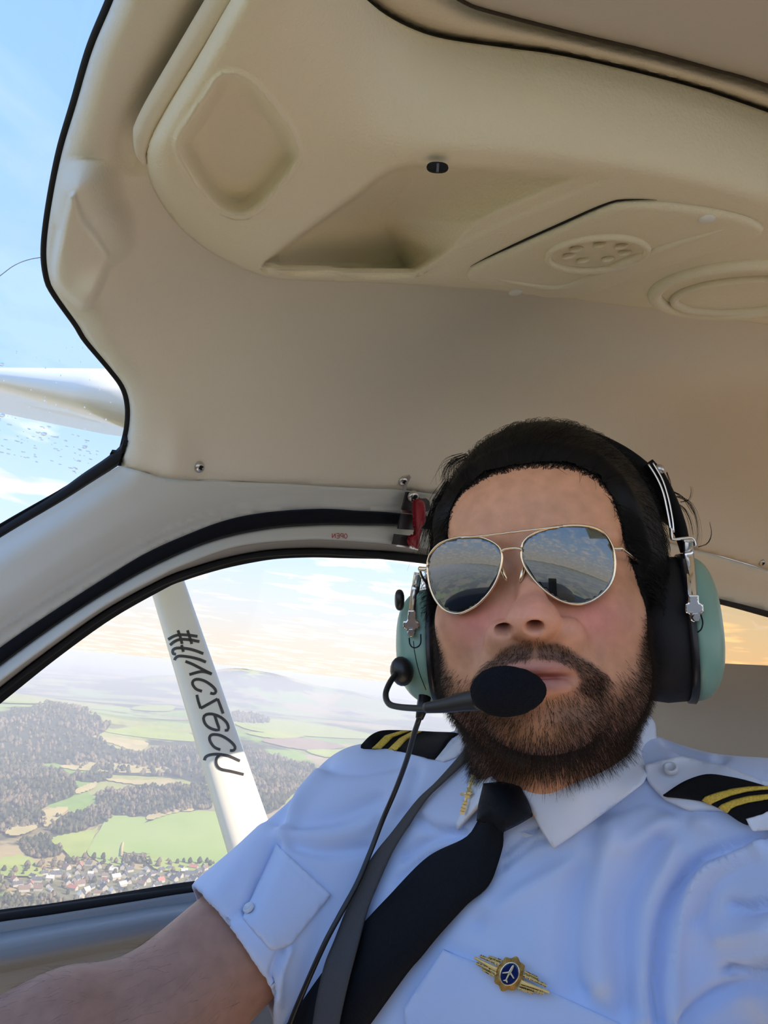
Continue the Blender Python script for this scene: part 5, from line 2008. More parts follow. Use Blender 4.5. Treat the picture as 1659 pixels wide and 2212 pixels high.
# neckband behind the leaves
ring = []
nc = HRM @ nb_l + HT
axn = (HT + HRM @ np.array([0, -.075, -.018])) - NECK
axn /= np.linalg.norm(axn)
e1n = np.cross(axn, [0, 0, 1.0])
e1n /= np.linalg.norm(e1n)
e2n = np.cross(axn, e1n)
V = []
for s in np.linspace(-0.01, 0.048, 6):
    for k in range(40):
        a = 2 * math.pi * k / 40
        V.append(NECK + axn * s + (0.0715 + 0.0 * s) * (math.cos(a) * e1n + math.sin(a) * e2n))
V = c2w(np.array(V))
f = grid_faces(6, 40, False, True)
obj('neckband', *shell(V, V + (c2w(NECK) - V) * 0.03, f), M['shirt_white'], shirt)

# ------------------------------------------------------------------ tie
tie = empty('tie', on_shirt(900, 2100, 0)[0])
tag(tie, 'black ribbed necktie hanging down the shirt front', 'tie')
tl = sm([(1046, 1752), (1031, 1774), (1005, 1809), (922, 1852), (836, 1939), (788, 1990), (735, 2050), (684, 2117), (619, 2212), (540, 2330)], 60)
tr_ = sm([(1096, 1770), (1088, 1797), (1085, 1835), (1057, 1909), (1005, 1957), (944, 2026), (910, 2068), (879, 2104), (801, 2212), (715, 2330)], 60)


def strap_mesh(Lc, Rc, off, bulge, m=9, surf=on_shirt, smooth_d=8):
    n = len(Lc)
    D = []
    for j in range(m):
        t = j / (m - 1)
        q = Lc * (1 - t) + Rc * t
        w = surf(q[:, 0], q[:, 1], 0.0)
        D.append(-(w @ RCAM)[:, 2] - off - bulge * math.sqrt(max(0, 1 - (2 * t - 1) ** 2)))
    D = np.stack(D, 1)
    for _ in range(smooth_d):
        D[1:-1] = 0.5 * D[1:-1] + 0.25 * (D[2:] + D[:-2])
        D[:, 1:-1] = 0.5 * D[:, 1:-1] + 0.25 * (D[:, 2:] + D[:, :-2])
    V = []
    for i in range(n):
        for j in range(m):
            t = j / (m - 1)
            q = Lc[i] * (1 - t) + Rc[i] * t
            V.append(P1(q[0], q[1], D[i, j]))
    return np.array(V), grid_faces(n, m)


V, f = strap_mesh(tl, tr_, 0.006, 0.006, 11)
obj('blade', *thicken(V, f, 0.004), M['tie'], tie)
tie_bvh = BVHTree.FromPolygons([tuple(p) for p in np.vstack([V])], f)
kn = [(1044, 1692), (1085, 1688), (1126, 1692), (1142, 1730), (1152, 1763), (1120, 1782), (1087, 1798), (1058, 1776), (1029, 1774), (1033, 1737)]
ko = lin(kn + [kn[0]], 70)[:-1]
kv, kf = cdt(ko, 6)
kd = sdpoly(kv[:, 0], kv[:, 1], ko)
kdep = tps([(1044, 1694, .556), (1126, 1694, .552), (1152, 1763, .535), (1087, 1798, .525), (1030, 1772, .545), (1088, 1740, .535)])
obj('knot', *thicken(P(kv[:, 0], kv[:, 1], kdep(kv[:, 0], kv[:, 1]) - 0.012 * np.sqrt(np.clip(1 - (1 - np.clip(kd / 34, 0, 1)) ** 2, 0, 1))), kf, 0.01), M['tie'], tie)

# ------------------------------------------------------------------ seat belt
def on_two(a, b):
    ga, gb = on_bvh(a), on_bvh(b)

    def g(px, py, off=0.0):
        A = ga(px, py, off)
        B_ = gb(px, py, off)
        out = A.copy()
        px, py = np.atleast_1d(px), np.atleast_1d(py)
        for i in range(len(px)):
            h = b.ray_cast(Vector((0, 0, 0)), Vector(c2w(ray(px[i], py[i]))).normalized())
            if h[0] is not None and np.linalg.norm(B_[i]) < np.linalg.norm(A[i]):
                out[i] = B_[i]
        return out
    return g


on_front = on_two(shirt_bvh, tie_bvh)
bl = sm([(1008, 1612), (985, 1640), (940, 1690), (901, 1727), (848, 1795), (797, 1861), (753, 1952), (722, 2030), (701, 2082), (685, 2150), (675, 2212), (660, 2330)], 60)
br = sm([(1024, 1612), (1004, 1642), (962, 1683), (922, 1722), (884, 1778), (849, 1835), (815, 1910), (792, 1965), (771, 2039), (749, 2126), (731, 2212), (715, 2330)], 60)
V, f = strap_mesh(bl, br, 0.008, 0.0, 7, on_front, 10)
belt = tag(obj('seat_belt', *thicken(V, f, 0.0018), M['webbing']), 'dark grey shoulder belt crossing the shirt beside the tie', 'seat belt')

# ------------------------------------------------------------------ wings badge
def c5(x, y):
    return 980 + x * 0.14467, 2020 + y * 0.14467


BC = on_shirt(1100, 2104, 0.007)[0]
nB = np.cross(on_shirt(1160, 2104, .007)[0] - on_shirt(1040, 2104, .007)[0], on_shirt(1100, 2064, .007)[0] - on_shirt(1100, 2144, .007)[0])
nB /= np.linalg.norm(nB)
if nB @ BC > 0:
    nB = -nB
_pd = BC @ nB


def on_badge(px, py, off=0.0):
    """plane of the badge, just clear of the cloth"""
    px, py = np.atleast_1d(np.asarray(px, float)), np.atleast_1d(np.asarray(py, float))
    d = c2w(ray(px, py))
    return d * ((_pd + off) / (d @ nB))[:, None]


badge = empty('wings_badge', BC)
tag(badge, 'gold pilot wings badge with blue enamel centre above the pocket', 'badge')


def badge_piece(name, pts_c, off, th, m, dome=0.0, w=40, sp=2.2, n=70, parent=None):
    o = np.array([c5(*p) for p in lin(list(pts_c) + [pts_c[0]], n)[:-1]])
    v, f = cdt(o, sp)
    e = sdpoly(v[:, 0], v[:, 1], o)
    of = off + dome * np.sqrt(np.clip(1 - (1 - np.clip(e / (w * .1447), 0, 1)) ** 2, 0, 1))
    return obj(name, *thicken(on_badge(v[:, 0], v[:, 1], of), f, th), m, parent or badge)


# rays
cB = np.array([832., 580.])
pts = []
ax1, ax2 = np.array([0.42, -0.91]), np.array([0.91, 0.42])
nR = 72
for k in range(nR * 2):
    a = 2 * math.pi * k / (nR * 2)
    lob = 1 + 0.075 * math.cos(8 * a)
    r = (1.0 if k % 2 == 0 else 0.955) * lob
    q = cB + r * (math.cos(a) * 265 * ax1 + math.sin(a) * 215 * ax2)
    pts.append(q)
o = np.array([c5(*p) for p in pts])
cen = np.array(c5(*cB))
V = [on_badge(*cen, 0.0045)[0]]
for rr_, of in ((0.55, .0045), (0.78, .0030), (1.0, .0012)):
    for k, q in enumerate(o):
        z = of + (0.0007 if k % 2 == 0 else -0.0007) * (rr_ > .6)
        w_ = cen + (q - cen) * rr_
        V.append(on_badge(w_[0], w_[1], z)[0])
V = np.array(V)
m_ = len(o)
f = [(0, 1 + k, 1 + (k + 1) % m_) for k in range(m_)]
for ri in range(2):
    for k in range(m_):
        a, b_ = 1 + ri * m_ + k, 1 + ri * m_ + (k + 1) % m_
        f.append((a, a + m_, b_ + m_, b_))
obj('sunburst', *thicken(V, f, 0.002), M['gold'], badge, smooth=False)
th = np.linspace(0, 2 * math.pi, 48, endpoint=False)
e1b, e2b = np.array([0.36, -0.93]), np.array([0.93, 0.36])


def ell_pts(ra, rb):
    return [tuple(cB + np.array([0, 0]) + ra * math.cos(a) * e1b + rb * math.sin(a) * e2b) for a in th]


badge_piece('rim', ell_pts(182, 143), 0.0050, 0.002, M['gold_light'])
disc = badge_piece('enamel_disc', ell_pts(168, 130), 0.0058, 0.002, M['enamel'])
PL = [(890, 448), (895, 470), (872, 530), (850, 560), (905, 652), (890, 652), (838, 580), (812, 622), (790, 668), (803, 712), (793, 714), (775, 688), (735, 680), (737, 672), (772, 668), (795, 618), (818, 568), (720, 572), (722, 560), (820, 545), (850, 492), (872, 455)]
badge_piece('airliner', PL, 0.0068, 0.0014, M['gold_light'], sp=1.2, parent=badge)
# feathers: long tapered bars either side
wd_ = np.array([1168., 536.])
wd_ /= np.linalg.norm(wd_)
wn_ = np.array([-wd_[1], wd_[0]])
for side, bars in ((-1, [((655, 520), (300, 330), 44, 20), ((700, 440), (375, 305), 15, 12), ((720, 390), (515, 322), 13, 10), ((650, 580), (318, 408), 14, 11), ((615, 612), (415, 500), 13, 10)]),
                   (1, [((985, 690), (1435, 858), 44, 18), ((1030, 590), (1400, 765), 15, 12), ((1050, 545), (1275, 655), 13, 10), ((970, 742), (1350, 872), 14, 11), ((950, 780), (1190, 862), 13, 10)])):
    for (a, b_, r1, r2) in bars:
        a, b_ = np.array(a, float), np.array(b_, float)
        d = (b_ - a) / np.linalg.norm(b_ - a)
        nn = np.array([-d[1], d[0]])
        pts = [a + nn * r1, b_ + nn * r2 - d * r2, b_ + nn * r2 * .5, b_, b_ - nn * r2 * .5, b_ - nn * r2 - d * r2, a - nn * r1]
        badge_piece('feather', pts, 0.0012, 0.0015, M['gold'], dome=0.0024, w=r1 * .9, sp=1.6, n=50)

# ------------------------------------------------------------------ pin on the collar
pin = empty('collar_pin', P1(1010, 1715, .55))
tag(pin, 'small gold bar pin clipped along the collar edge', 'pin')


def pin_pt(x, y):
    return P1(x, y, float(cl_f(np.array([x]), np.array([y]))[0]) - 0.008)


pa = np.array([pin_pt(*q) for q in lin([(1022, 1676), (1010, 1715), (998, 1754)], 12)])
obj('bar', *tube(pa, 0.0012, 8), M['gold'], pin)
for k in (0, 1, 2, 4, 5, 6, 8, 9, 10, 11):
    q = pa[k]
    obj('block', *box(q + e3c * .0012, [e1c * .0018 - e2c * .0004, e2c * .0011, e3c * .0008]), M['gold_light'] if k % 2 else M['gold'], pin, smooth=False)
obj('cross_bar', *tube(np.array([pin_pt(996, 1716), pin_pt(1018, 1713)]), 0.0011, 8), M['gold'], pin)

# ------------------------------------------------------------------ seat back behind the pilot
SC = 0.5 * (cam2h(Q(1560, 1560, .92)) * 0) + Q(1520, 1900, .93)
w_ax, u_ax, f_ax = _out * 1.0, UPB * 0.985 + _aft * 0.17, -_aft
u_ax = u_ax - f_ax * (u_ax @ f_ax)
u_ax /= np.linalg.norm(u_ax)
V, F = [], []
nU, nA = 18, 40
top = Q(1540, 1432, .90)
cen = top - u_ax * 0.36 + np.array([0, 0, 0])
for i in range(nU + 1):
    t = i / nU
    s = math.sin(math.pi * (t * .5))
    for k in range(nA):
        a = 2 * math.pi * k / nA
        ca_, sa_ = math.cos(a), math.sin(a)
        r1 = 0.235 * np.sign(ca_) * abs(ca_) ** .45
        r2 = 0.060 * np.sign(sa_) * abs(sa_) ** .6
        hgt = 0.36 * (1 - 2 * (1 - t) * 1.0)
        prof_ = max(0.0, 1 - max(0.0, (t - .82) / .18) ** 2.6) ** .5
        V.append(cen + u_ax * hgt + w_ax * r1 * (0.35 + .65 * prof_) * (0.93 + .07 * prof_) + f_ax * r2 * max(prof_, .02))
V = c2w(np.array(V))
seat = tag(obj('pilot_seat', V, orient(V, grid_faces(nU + 1, nA, False, True), V[:nA].mean(0) + (V.mean(0) - V.mean(0))), M['leather']), 'grey beige leather seat back behind the pilot', 'seat')
# ------------------------------------------------------------------ sunglasses
M['lens'] = bpy.data.materials.new('dark mirror lens')
M['lens'].use_nodes = True
nt = M['lens'].node_tree
nt.nodes.clear()
df = N(nt, 'ShaderNodeBsdfPrincipled')
df.inputs['Base Color'].default_value = (0.006, 0.006, 0.006, 1)
df.inputs['Roughness'].default_value = 0.1
gl = N(nt, 'ShaderNodeBsdfGlossy')
gl.inputs['Color'].default_value = (0.80, 0.86, 0.90, 1)
gl.inputs['Roughness'].default_value = 0.015
nz = N(nt, 'ShaderNodeTexNoise')
nz.inputs['Scale'].default_value = 30
fc = ramp(nt, [(0.3, (0.17, 0.17, 0.17)), (0.7, (0.19, 0.19, 0.19))], nz.outputs['Fac'])
mx = N(nt, 'ShaderNodeMixShader')
nt.links.new(fc.outputs[0], mx.inputs[0])
nt.links.new(df.outputs[0], mx.inputs[1])
nt.links.new(gl.outputs[0], mx.inputs[2])
ou = N(nt, 'ShaderNodeOutputMaterial')
nt.links.new(mx.outputs[0], ou.inputs['Surface'])
M['gold_wire'] = mat('pale gold wire', (0.90, 0.72, 0.52), 0.18, 1.0, bump=0.03, bscale=200)
M['temple_tip'] = mat('dark temple tip', (0.02, 0.014, 0.010), 0.3, var=0.2, vscale=80)

PAN = math.radians(12.0)        # the frame front leans in at the bottom
GZ, GK = 0.1115, 3.6


def gl_z(x, y):
    return GZ - GK * x * x + math.tan(PAN) * y


def gpt(px, py, off=0.0):
    """where the ray through a pixel meets the curved front of the glasses (head frame -> world)"""
    px, py = np.atleast_1d(np.asarray(px, float)), np.atleast_1d(np.asarray(py, float))
    o = cam2h(np.zeros(3))
    d = ray(px, py) @ HRM
    t = np.full(len(px), 0.48)
    for _ in range(30):
        q = o + d * t[:, None]
        err = q[:, 2] - (gl_z(q[:, 0], q[:, 1]) + off)
        t = t + err / -d[:, 2] * 0.9
    return o + d * t[:, None]


glasses = empty('sunglasses', h2w(np.array([0, 0, .10])))
tag(glasses, 'gold framed aviator sunglasses with dark mirrored lenses on the pilot\'s face', 'sunglasses')


def cg(p):
    return [(890 + q[0] * 0.3195, 1100 + q[1] * 0.3195) for q in p]


LENS_L = cg([(105, 400), (110, 335), (140, 278), (200, 227), (300, 196), (400, 188), (480, 196), (550, 226), (595, 265), (610, 320), (600, 400), (570, 490), (520, 570), (440, 650), (350, 698), (290, 706), (220, 680), (160, 612), (122, 520)])
LENS_R = cg([(738, 280), (752, 222), (800, 177), (880, 142), (1000, 117), (1130, 110), (1230, 124), (1300, 162), (1345, 230), (1368, 300), (1372, 400), (1350, 490), (1300, 560), (1220, 618), (1130, 643), (1040, 633), (960, 598), (860, 520), (780, 420), (745, 345)])
for L_ in (LENS_L, LENS_R):
    o = sm(L_, 72, True)
    v, f = cdt(o, 7)
    e = sdpoly(v[:, 0], v[:, 1], o)
    q = gpt(v[:, 0], v[:, 1], 0.0)
    c = gpt(*o.mean(0))[0]
    rr2 = ((q - c)[:, :2] ** 2).sum(1)
    q[:, 2] += 0.0022 - 2.6 * rr2 * 1.0
    lens = obj('lens', *thicken(h2w(q), f, 0.0018), M['lens'], glasses)
    oo = gpt(o[:, 0], o[:, 1], 0.0)
    oo = np.vstack([oo, oo[:2]])
    oo[:, 2] += 0.0022 - 2.6 * ((oo - c)[:, :2] ** 2).sum(1)
    obj('rim', *tube(h2w(oo), 0.00085, 8), M['gold_wire'], glasses)


def wire(name, pts, off, r, n=24, m=None, parent=None):
    s = sm(cg(pts), n)
    q = gpt(s[:, 0], s[:, 1], off)
    return obj(name, *tube(h2w(q), r, 8), m or M['gold_wire'], parent or glasses)


wire('brow_bar', [(330, 194), (460, 182), (600, 166), (760, 146), (900, 130), (1020, 115)], 0.0012, 0.00075)
wire('bridge', [(606, 285), (625, 273), (670, 266), (715, 266), (742, 275)], 0.002, 0.0011)
for sx, pts in ((-1, [(104, 405), (76, 405), (50, 402)]), (1, [(1350, 266), (1380, 268), (1418, 266)])):
    s = sm(cg(pts), 8)
    q = gpt(s[:, 0], s[:, 1], -0.0035)
    hinge = obj('hinge', *tube(h2w(q), 0.0017, 8), M['gold_wire'], glasses)
    a = q[-1]
    ear = np.array([sx * .0815, 0.012 if sx > 0 else .004, .0])
    tq = sm([a, a * .75 + ear * .25 + np.array([sx * .002, 0, 0]), a * .4 + ear * .6 + np.array([sx * .002, .001, 0]), ear], 24)
    obj('temple', *tube(h2w(tq[:9]), 0.0010, 8), M['gold_wire'], glasses)
    obj('temple_tip', *tube(h2w(tq[8:]), np.linspace(.0010, .0016, 16), 8), M['temple_tip'], glasses)
for (px, py, sx) in ((1088, 1237, 1), (1128, 1240, -1)):
    c = gpt(px, py, -0.005)[0]
    obj('nose_pad', *ellipsoid(h2w(c), [c2w(HRM @ np.array([.0016, .001 * sx, 0])), c2w(HRM @ np.array([.002 * -sx, .0062, 0])), c2w(HRM @ np.array([0, 0, .0030]))], 14, 10), M['gold_wire'], glasses)

# ------------------------------------------------------------------ headset
M['cup'] = mat('sage green plastic', (0.235, 0.40, 0.315), 0.32, bump=0.03, bscale=300, spec=0.5, var=0.04)
M['cushion'] = mat('black leatherette cushion', (0.012, 0.011, 0.012), 0.6, bump=0.15, bscale=300, spec=0.3)
M['foam'] = mat('black foam', (0.012, 0.013, 0.017), 0.95, bump=1.0, bscale=900, spec=0.1)
M['black_plastic'] = mat('black plastic', (0.014, 0.014, 0.016), 0.35, bump=0.03, bscale=300)

hs = empty('headset', h2w(np.array([0, .12, -.01])))
tag(hs, 'green aviation headset with chrome stirrups and boom microphone worn by the pilot', 'headset')
CUP = {}


def cup(sx, cx0, cy, cz, ry, rz, tilt, lean=0.0, cw=.016, dd=.030):
    """ear cup: black cushion against the head, green dome outside; sx is the side in the head frame"""
    ct, st = math.cos(tilt), math.sin(tilt)

    def pt(x, y, z):
        # lean: the lower end swings in or out
        return np.array([sx * (cx0 + x) + sx * lean * y, cy + y * ct - z * st, cz + y * st + z * ct])

    def rings(prof, name, m, parent, pw=0.85):
        V = []
        for (x, s, s2) in prof:
            for k in range(40):
                a = 2 * math.pi * k / 40
                yy = np.sign(math.sin(a)) * abs(math.sin(a)) ** pw * ry * s
                zz = np.sign(math.cos(a)) * abs(math.cos(a)) ** pw * rz * s2
                V.append(pt(x, yy, zz))
        V = h2w(np.array(V))
        F = grid_faces(len(prof), 40, False, True)
        if sx < 0:
            F = [tuple(reversed(q)) for q in F]
        return obj(name, V, F, m, parent), V, F

    rings([(-.004, .60, .55), (-.006, .86, .84), (-.002, .98, .97), (cw * .45, 1.02, 1.02), (cw, 1.0, 1.0), (cw + .002, .95, .95), (cw + .003, .80, .8)], 'ear_cushion', M['cushion'], hs)
    rings([(cw, .9, .9), (cw, 1.03, 1.05), (cw + .005, 1.04, 1.06), (cw + .0055, .9, .9)], 'back_plate', M['black_plastic'], hs)
    prof = [(cw + .0045, .97, .96)] + [(cw + .006 + dd * math.sin(t) ** .9, math.cos(t) ** .62, math.cos(t) ** .62) for t in np.linspace(0.02, 1.565, 14)]
    o, V, F = rings(prof, 'cup_shell', M['cup'], hs)
    CUP[sx] = (o, on_bvh(BVHTree.FromPolygons([tuple(p) for p in V], F)), pt)
    return o


cup(1, 0.0790, -.022, -.030, .056, .042, -0.10, 0.02, .027, .022)
cup(-1, 0.0690, -.030, -.030, .048, .040, -0.10, 0.02)


def stirrup(sx, line, tbar, bolt, loop, w0):
    o, surf, pt = CUP[sx]
    q = sm(line, 30)
    d = np.gradient(q, axis=0)
    d /= np.linalg.norm(d, axis=1, keepdims=True)
    nn = np.stack([-d[:, 1], d[:, 0]], 1)
    base = surf(q[:, 0], q[:, 1], 0.002)
    dep = -(base @ RCAM)[:, 2]
    for _ in range(12):
        dep[1:-1] = .5 * dep[1:-1] + .25 * (dep[2:] + dep[:-2])
    V = []
    for i in range(len(q)):
        for s in (-.5, -.25, 0, .25, .5):
            p_ = q[i] + nn[i] * w0 * s
            V.append(P1(p_[0], p_[1], dep[i] - 0.002 - 0.001 * (1 - (2 * s) ** 2)))
    bar_ = obj('stirrup', *thicken(np.array(V), grid_faces(len(q), 5), 0.0012), M['chrome'], hs)
    tv, tf = cdt(lin(list(tbar) + [tbar[0]], 60)[:-1], 4)
    dt = -(surf(tv[:, 0], tv[:, 1], 0) @ RCAM)[:, 2]
    obj('clamp_plate', *thicken(P(tv[:, 0], tv[:, 1], np.full(len(tv), dt.min()) - .002 + 0 * dt), tf, 0.0012), M['chrome'], bar_)
    c = P1(bolt[0], bolt[1], dt.min() - .0045)
    obj('bolt', *tube(np.array([c, c - e3c * -.001, c + e3c * .0022]), np.array([.0032, .0032, .0028]), 6), M['steel'], bar_, auto=30)
    lq = sm(loop, 30)
    obj('groove', *tube(surf(lq[:, 0], lq[:, 1], 0.0002), 0.0005, 6), M['rubber'], o)


stirrup(1, [(1486, 1168), (1488, 1205), (1492, 1250), (1496, 1300)], [(1488, 1285), (1509, 1285), (1510, 1302), (1519, 1305), (1520, 1324), (1513, 1325), (1512, 1338), (1502, 1346), (1492, 1340), (1489, 1326), (1481, 1324), (1481, 1305), (1487, 1303)],
        (1502, 1333), [(1487, 1330), (1485, 1352), (1492, 1364), (1503, 1367), (1514, 1360), (1518, 1345), (1514, 1328)], 24)
stirrup(-1, [(903, 1240), (898, 1270), (893, 1300), (890, 1335)], [(882, 1318), (898, 1318), (898, 1340), (906, 1343), (906, 1357), (899, 1360), (897, 1372), (888, 1377), (880, 1372), (879, 1360), (871, 1357), (871, 1342), (880, 1340)],
        (888, 1366), [(884, 1378), (886, 1392), (893, 1399), (903, 1397), (909, 1388), (909, 1370)], 18)
# parting line of the near cup
for sx, ln in ((1, [(1502, 1350), (1500, 1380), (1497, 1420), (1492, 1470)]), (-1, [(893, 1385), (896, 1410), (905, 1450), (920, 1490)])):
    q = sm(ln, 24)
    obj('parting_line', *tube(CUP[sx][1](q[:, 0], q[:, 1], 0.0001), 0.00035, 5), M['rubber'], CUP[sx][0])
# knob and mic mount on the far cup
kc = P1(863, 1296, .598)
ko_ = obj('volume_knob', *ellipsoid(kc, [e1c * .004, e2c * .0085, e3c * .0085], 20, 12, .8), M['black_plastic'], hs)

# headband: padded band over the head, spring wires either side
bt = np.radians(np.linspace(-78, 82, 46))
band_c = np.stack([0.012 + 0.1040 * np.sin(bt), 0.022 + 0.1225 * np.cos(bt), -0.022 + 0 * bt], 1)
V = []
for i, t in enumerate(bt):
    c = band_c[i]
    rad_ = np.array([math.sin(t), math.cos(t), 0])
    wz = 0.0230 * (0.35 + .65 * sstep(math.radians(74) - abs(t), 0, .25))
    hz_ = 0.0085 * (0.4 + .6 * sstep(math.radians(74) - abs(t), 0, .25))
    for k in range(20):
        a = 2 * math.pi * k / 20
        V.append(c + rad_ * (hz_ * np.sign(math.sin(a)) * abs(math.sin(a)) ** .7) + np.array([0, 0, wz * np.sign(math.cos(a)) * abs(math.cos(a)) ** .6]))
V = h2w(np.array(V))
F = grid_faces(46, 20, False, True)
obj('headband_pad', V, orient(V, F, np.zeros(3)), M['black_cloth'], hs)


def px_wire(name, pts, d0, d1, r, m, n=30, parent=None, seg=8):
    s = sm(pts, n)
    dd = np.linspace(d0, d1, n)
    return obj(name, *tube(P(s[:, 0], s[:, 1], dd), r, seg), m, parent or hs)


px_wire('spring_wire', [(1400, 1003), (1418, 1032), (1432, 1065), (1442, 1110), (1448, 1145), (1450, 1158)], .578, .566, .0010, M['chrome'])
px_wire('spring_wire', [(1410, 1000), (1430, 1035), (1443, 1075), (1452, 1120), (1455, 1150)], .580, .568, .0008, M['chrome'])
px_wire('offset_bend', [(1449, 1140), (1450, 1160), (1455, 1165), (1475, 1163), (1493, 1162), (1499, 1168), (1502, 1180)], .566, .566, .0012, M['chrome'])
px_wire('band_end', [(1400, 1000), (1425, 1030), (1450, 1080), (1468, 1130), (1476, 1165)], .592, .588, .0045, M['black_cloth'])
c = P1(1424, 1014, .585)
obj('adjuster_stud', *ellipsoid(c, [e1c * .0040, e2c * .0042, e3c * .004], 16, 10), M['steel'], hs)

# boom microphone
obj('boom_mount', *ellipsoid(P1(868, 1450, .585), [e1c * .0085 + e2c * .004, e2c * .011 - e1c * .004, e3c * .010], 18, 12), M['black_plastic'], hs)
bq = sm([(858, 1452), (842, 1475), (833, 1500), (840, 1520), (862, 1527), (900, 1530), (925, 1530)], 40)
bd = np.interp(np.linspace(0, 1, 40), [0, .4, 1], [.580, .545, .500])
obj('boom', *tube(P(bq[:, 0], bq[:, 1], bd), 0.0023, 10), M['black_plastic'], hs)
bq = sm([(920, 1529), (960, 1524), (1000, 1516), (1040, 1510)], 20)
obj('boom_sleeve', *tube(P(bq[:, 0], bq[:, 1], np.linspace(.502, .468, 20)), np.linspace(.0036, .0072, 20), 14), M['black_plastic'], hs)
# foam windscreen: egg shape with a slightly lumpy skin
fc_ = P1(1098, 1493, .452)
fax = c2w(np.array([1, 0.07, .10]))
fax /= np.linalg.norm(fax)
fup = c2w(np.array([-.07, 1, 0]))
fup -= fax * (fup @ fax)
fup /= np.linalg.norm(fup)
fnn = np.cross(fax, fup)
V, F = [], []
for i in range(29):
    a = math.pi * i / 28
    for k in range(40):
        b_ = 2 * math.pi * k / 40
        r = math.sin(a) * (1 - 0.10 * math.cos(a) * -1)
        lum = 1 + 0.012 * math.sin(7 * b_ + 5 * a) * math.sin(9 * a) + rng.normal(0, .004)
        V.append(fc_ + lum * (-fax * math.cos(a) * .0228 + r * (.0152 * math.cos(b_) * fup + .0150 * math.sin(b_) * fnn)))
V = np.array(V)
obj('foam_windscreen', V, orient(V, grid_faces(29, 40, False, True)), M['foam'], hs)
# cable from the cup down over the shirt
obj('cable_boot', *tube(np.array([P1(917, 1505, .575), P1(912, 1530, .57), P1(906, 1552, .565)]), np.array([.0052, .0045, .0030]), 10), M['black_plastic'], hs)
cq = sm([(907, 1548), (893, 1590), (879, 1640), (855, 1705), (827, 1770), (800, 1840), (771, 1909), (735, 1975), (701, 2039), (658, 2135), (627, 2212), (600, 2300)], 60)
dsh = -(on_front(cq[:, 0], cq[:, 1], 0.0) @ RCAM)[:, 2] - 0.012
dsh[:14] = np.interp(np.arange(14), [0, 13], [.566, dsh[13]])
for _ in range(20):
    dsh[1:-1] = .5 * dsh[1:-1] + .25 * (dsh[2:] + dsh[:-2])
obj('cable', *tube(P(cq[:, 0], cq[:, 1], dsh), 0.0022, 10), M['black_plastic'], hs)

# ------------------------------------------------------------------ things in front of the pilot, seen in the lenses
ph = empty('phone', c2w(np.array([0.0, -.05, .012])))
tag(ph, 'black phone held up at arm\'s length, mirrored in the sunglasses', 'phone')
o = obj('phone_case', *box(c2w(np.array([0.004, -.055, .014])), [e1c * .037, e2c * .076, e3c * .0042]), M['black_plastic'], ph, smooth=False)
bevel(o, .004, 3)
o = obj('screen', *box(c2w(np.array([0.004, -.058, .0096])), [e1c * .0345, e2c * .070, e3c * .0004]), M['black_plastic'], ph, smooth=False)
bevel(o, .0003, 2)

# instrument panel and glareshield, forward of the camera
M['panel_black'] = mat('black crackle panel', (0.016, 0.016, 0.018), 0.7, bump=0.3, bscale=400)
ip = empty('instrument_panel', cab_pt(-.35, .1, -.35))
tag(ip, 'black instrument panel with rounded glareshield forward of the seats', 'panel')
aq = [(-.20, -.18), (-.22, -.10), (-.28, -.060), (-.38, -.045), (-.52, -.055), (-.68, -.12), (-.66, -.34), (-.34, -.30), (-.30, -.95), (-.26, -.95)]
V = []
for nq in np.linspace(-.75, .68, 16):
    drop = 0.05 * abs((nq - 0.0) / .7) ** 4
    for (a, u) in aq:
        V.append(cab_pt(a, nq, u - drop))
V = np.array(V)
F = grid_faces(16, len(aq), False, True)
F += [tuple(range(len(aq))), tuple(reversed(range(15 * len(aq), 16 * len(aq))))]
obj('glareshield', V, orient(V, F, cab_pt(-.3, 0, .5)), M['panel_black'], ip, auto=35)
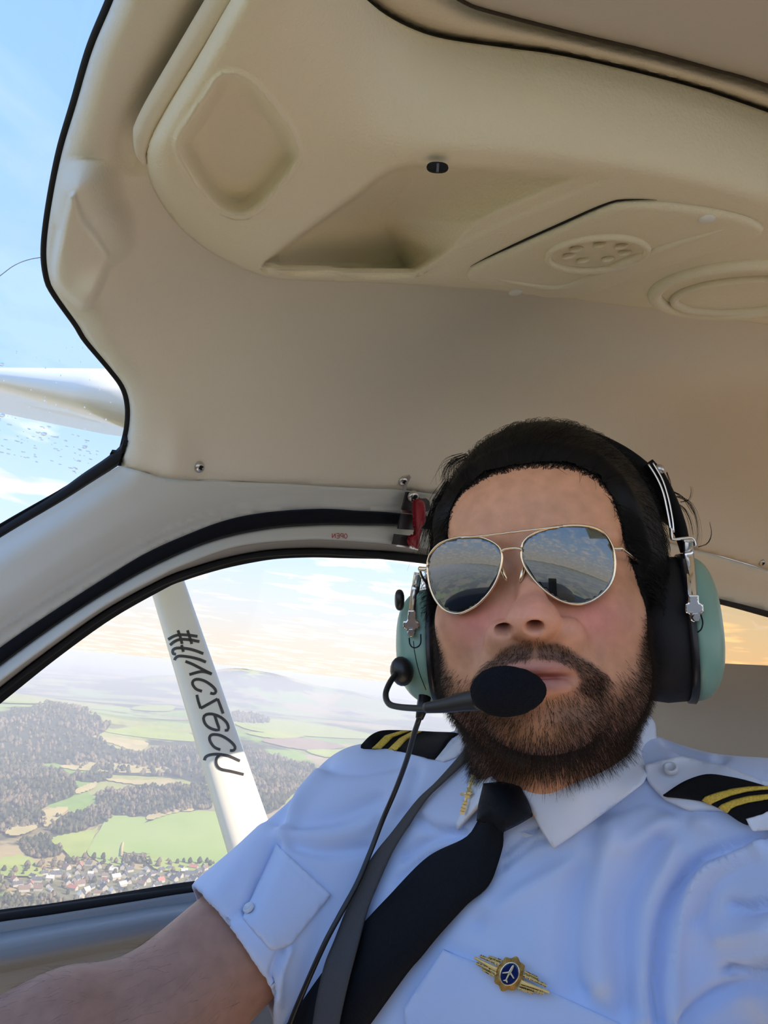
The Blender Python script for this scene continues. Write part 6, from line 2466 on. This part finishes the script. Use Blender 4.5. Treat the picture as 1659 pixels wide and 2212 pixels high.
# control yoke: horn grip reaches into the lower corner of the picture
yk = empty('control_yoke', P1(-40, 2200, .47))
tag(yk, 'black control yoke horn beside the pilot\'s hand', 'yoke')
yq = sm([(2, 2100), (-3, 2125), (-6, 2160), (-30, 2240), (-120, 2300), (-260, 2320), (-420, 2300)], 40)
obj('horn', *tube(P(yq[:, 0] - 9, yq[:, 1], np.full(40, .62)), np.r_[np.linspace(.003, .0062, 4), np.full(36, .0064)], 12), M['black_plastic'], yk)

# --- floor and lower sides of the cabin, below the picture
M['carpet'] = mat('beige carpet', (0.62, 0.52, 0.37), 0.95, bump=0.6, bscale=300)
V = np.array([cab_pt(a, n_, -0.95) for a in (-.7, .95) for n_ in (-1.3, .62)])
tag(obj('floor', *shell(V, V - UP * .03, orient(V, [(0, 1, 3, 2)], cab_pt(0, 0, 0))), M['carpet'], smooth=False), 'beige cabin carpet', None, None, 'structure')
M['bounce_brown'] = mat('brown rear bounce floor', (0.22, 0.115, 0.05), 0.95, bump=0.6, bscale=300)  # unseen rear floor, added dark brown to dim and warm the bounced light
V = np.array([cab_pt(a, n_, -0.95) for a in (.95, 3.2) for n_ in (-1.3, .62)])
tag(obj('trim_4', *shell(V, V - UP * .03, orient(V, [(0, 1, 3, 2)], cab_pt(2, 0, 0))), M['bounce_brown'], smooth=False), 'unseen brown floor added to tint the bounce light in the rear cabin', None, None, 'structure')
V = np.array([cab_pt(a, n_, u) for a in (-.7, 3.2) for (n_, u) in ((-1.3, -.95), (-1.38, -.25))])
tag(obj('wall_right', *shell(V, V - OUT * .03, orient(V, [(0, 1, 3, 2)], cab_pt(0, 0, -.5))), M['panel'], smooth=False), 'grey lower cabin side opposite the pilot', None, None, 'structure')
V = np.array([cab_pt(3.2, n_, u) for n_ in (-1.3, .62) for u in (-.95, .30)])
tag(obj('wall_aft', *shell(V, V + AFT * .03, orient(V, [(0, 1, 3, 2)], cab_pt(0, 0, -.3))), M['vinyl'], smooth=False), 'cream rear bulkhead', None, None, 'structure')
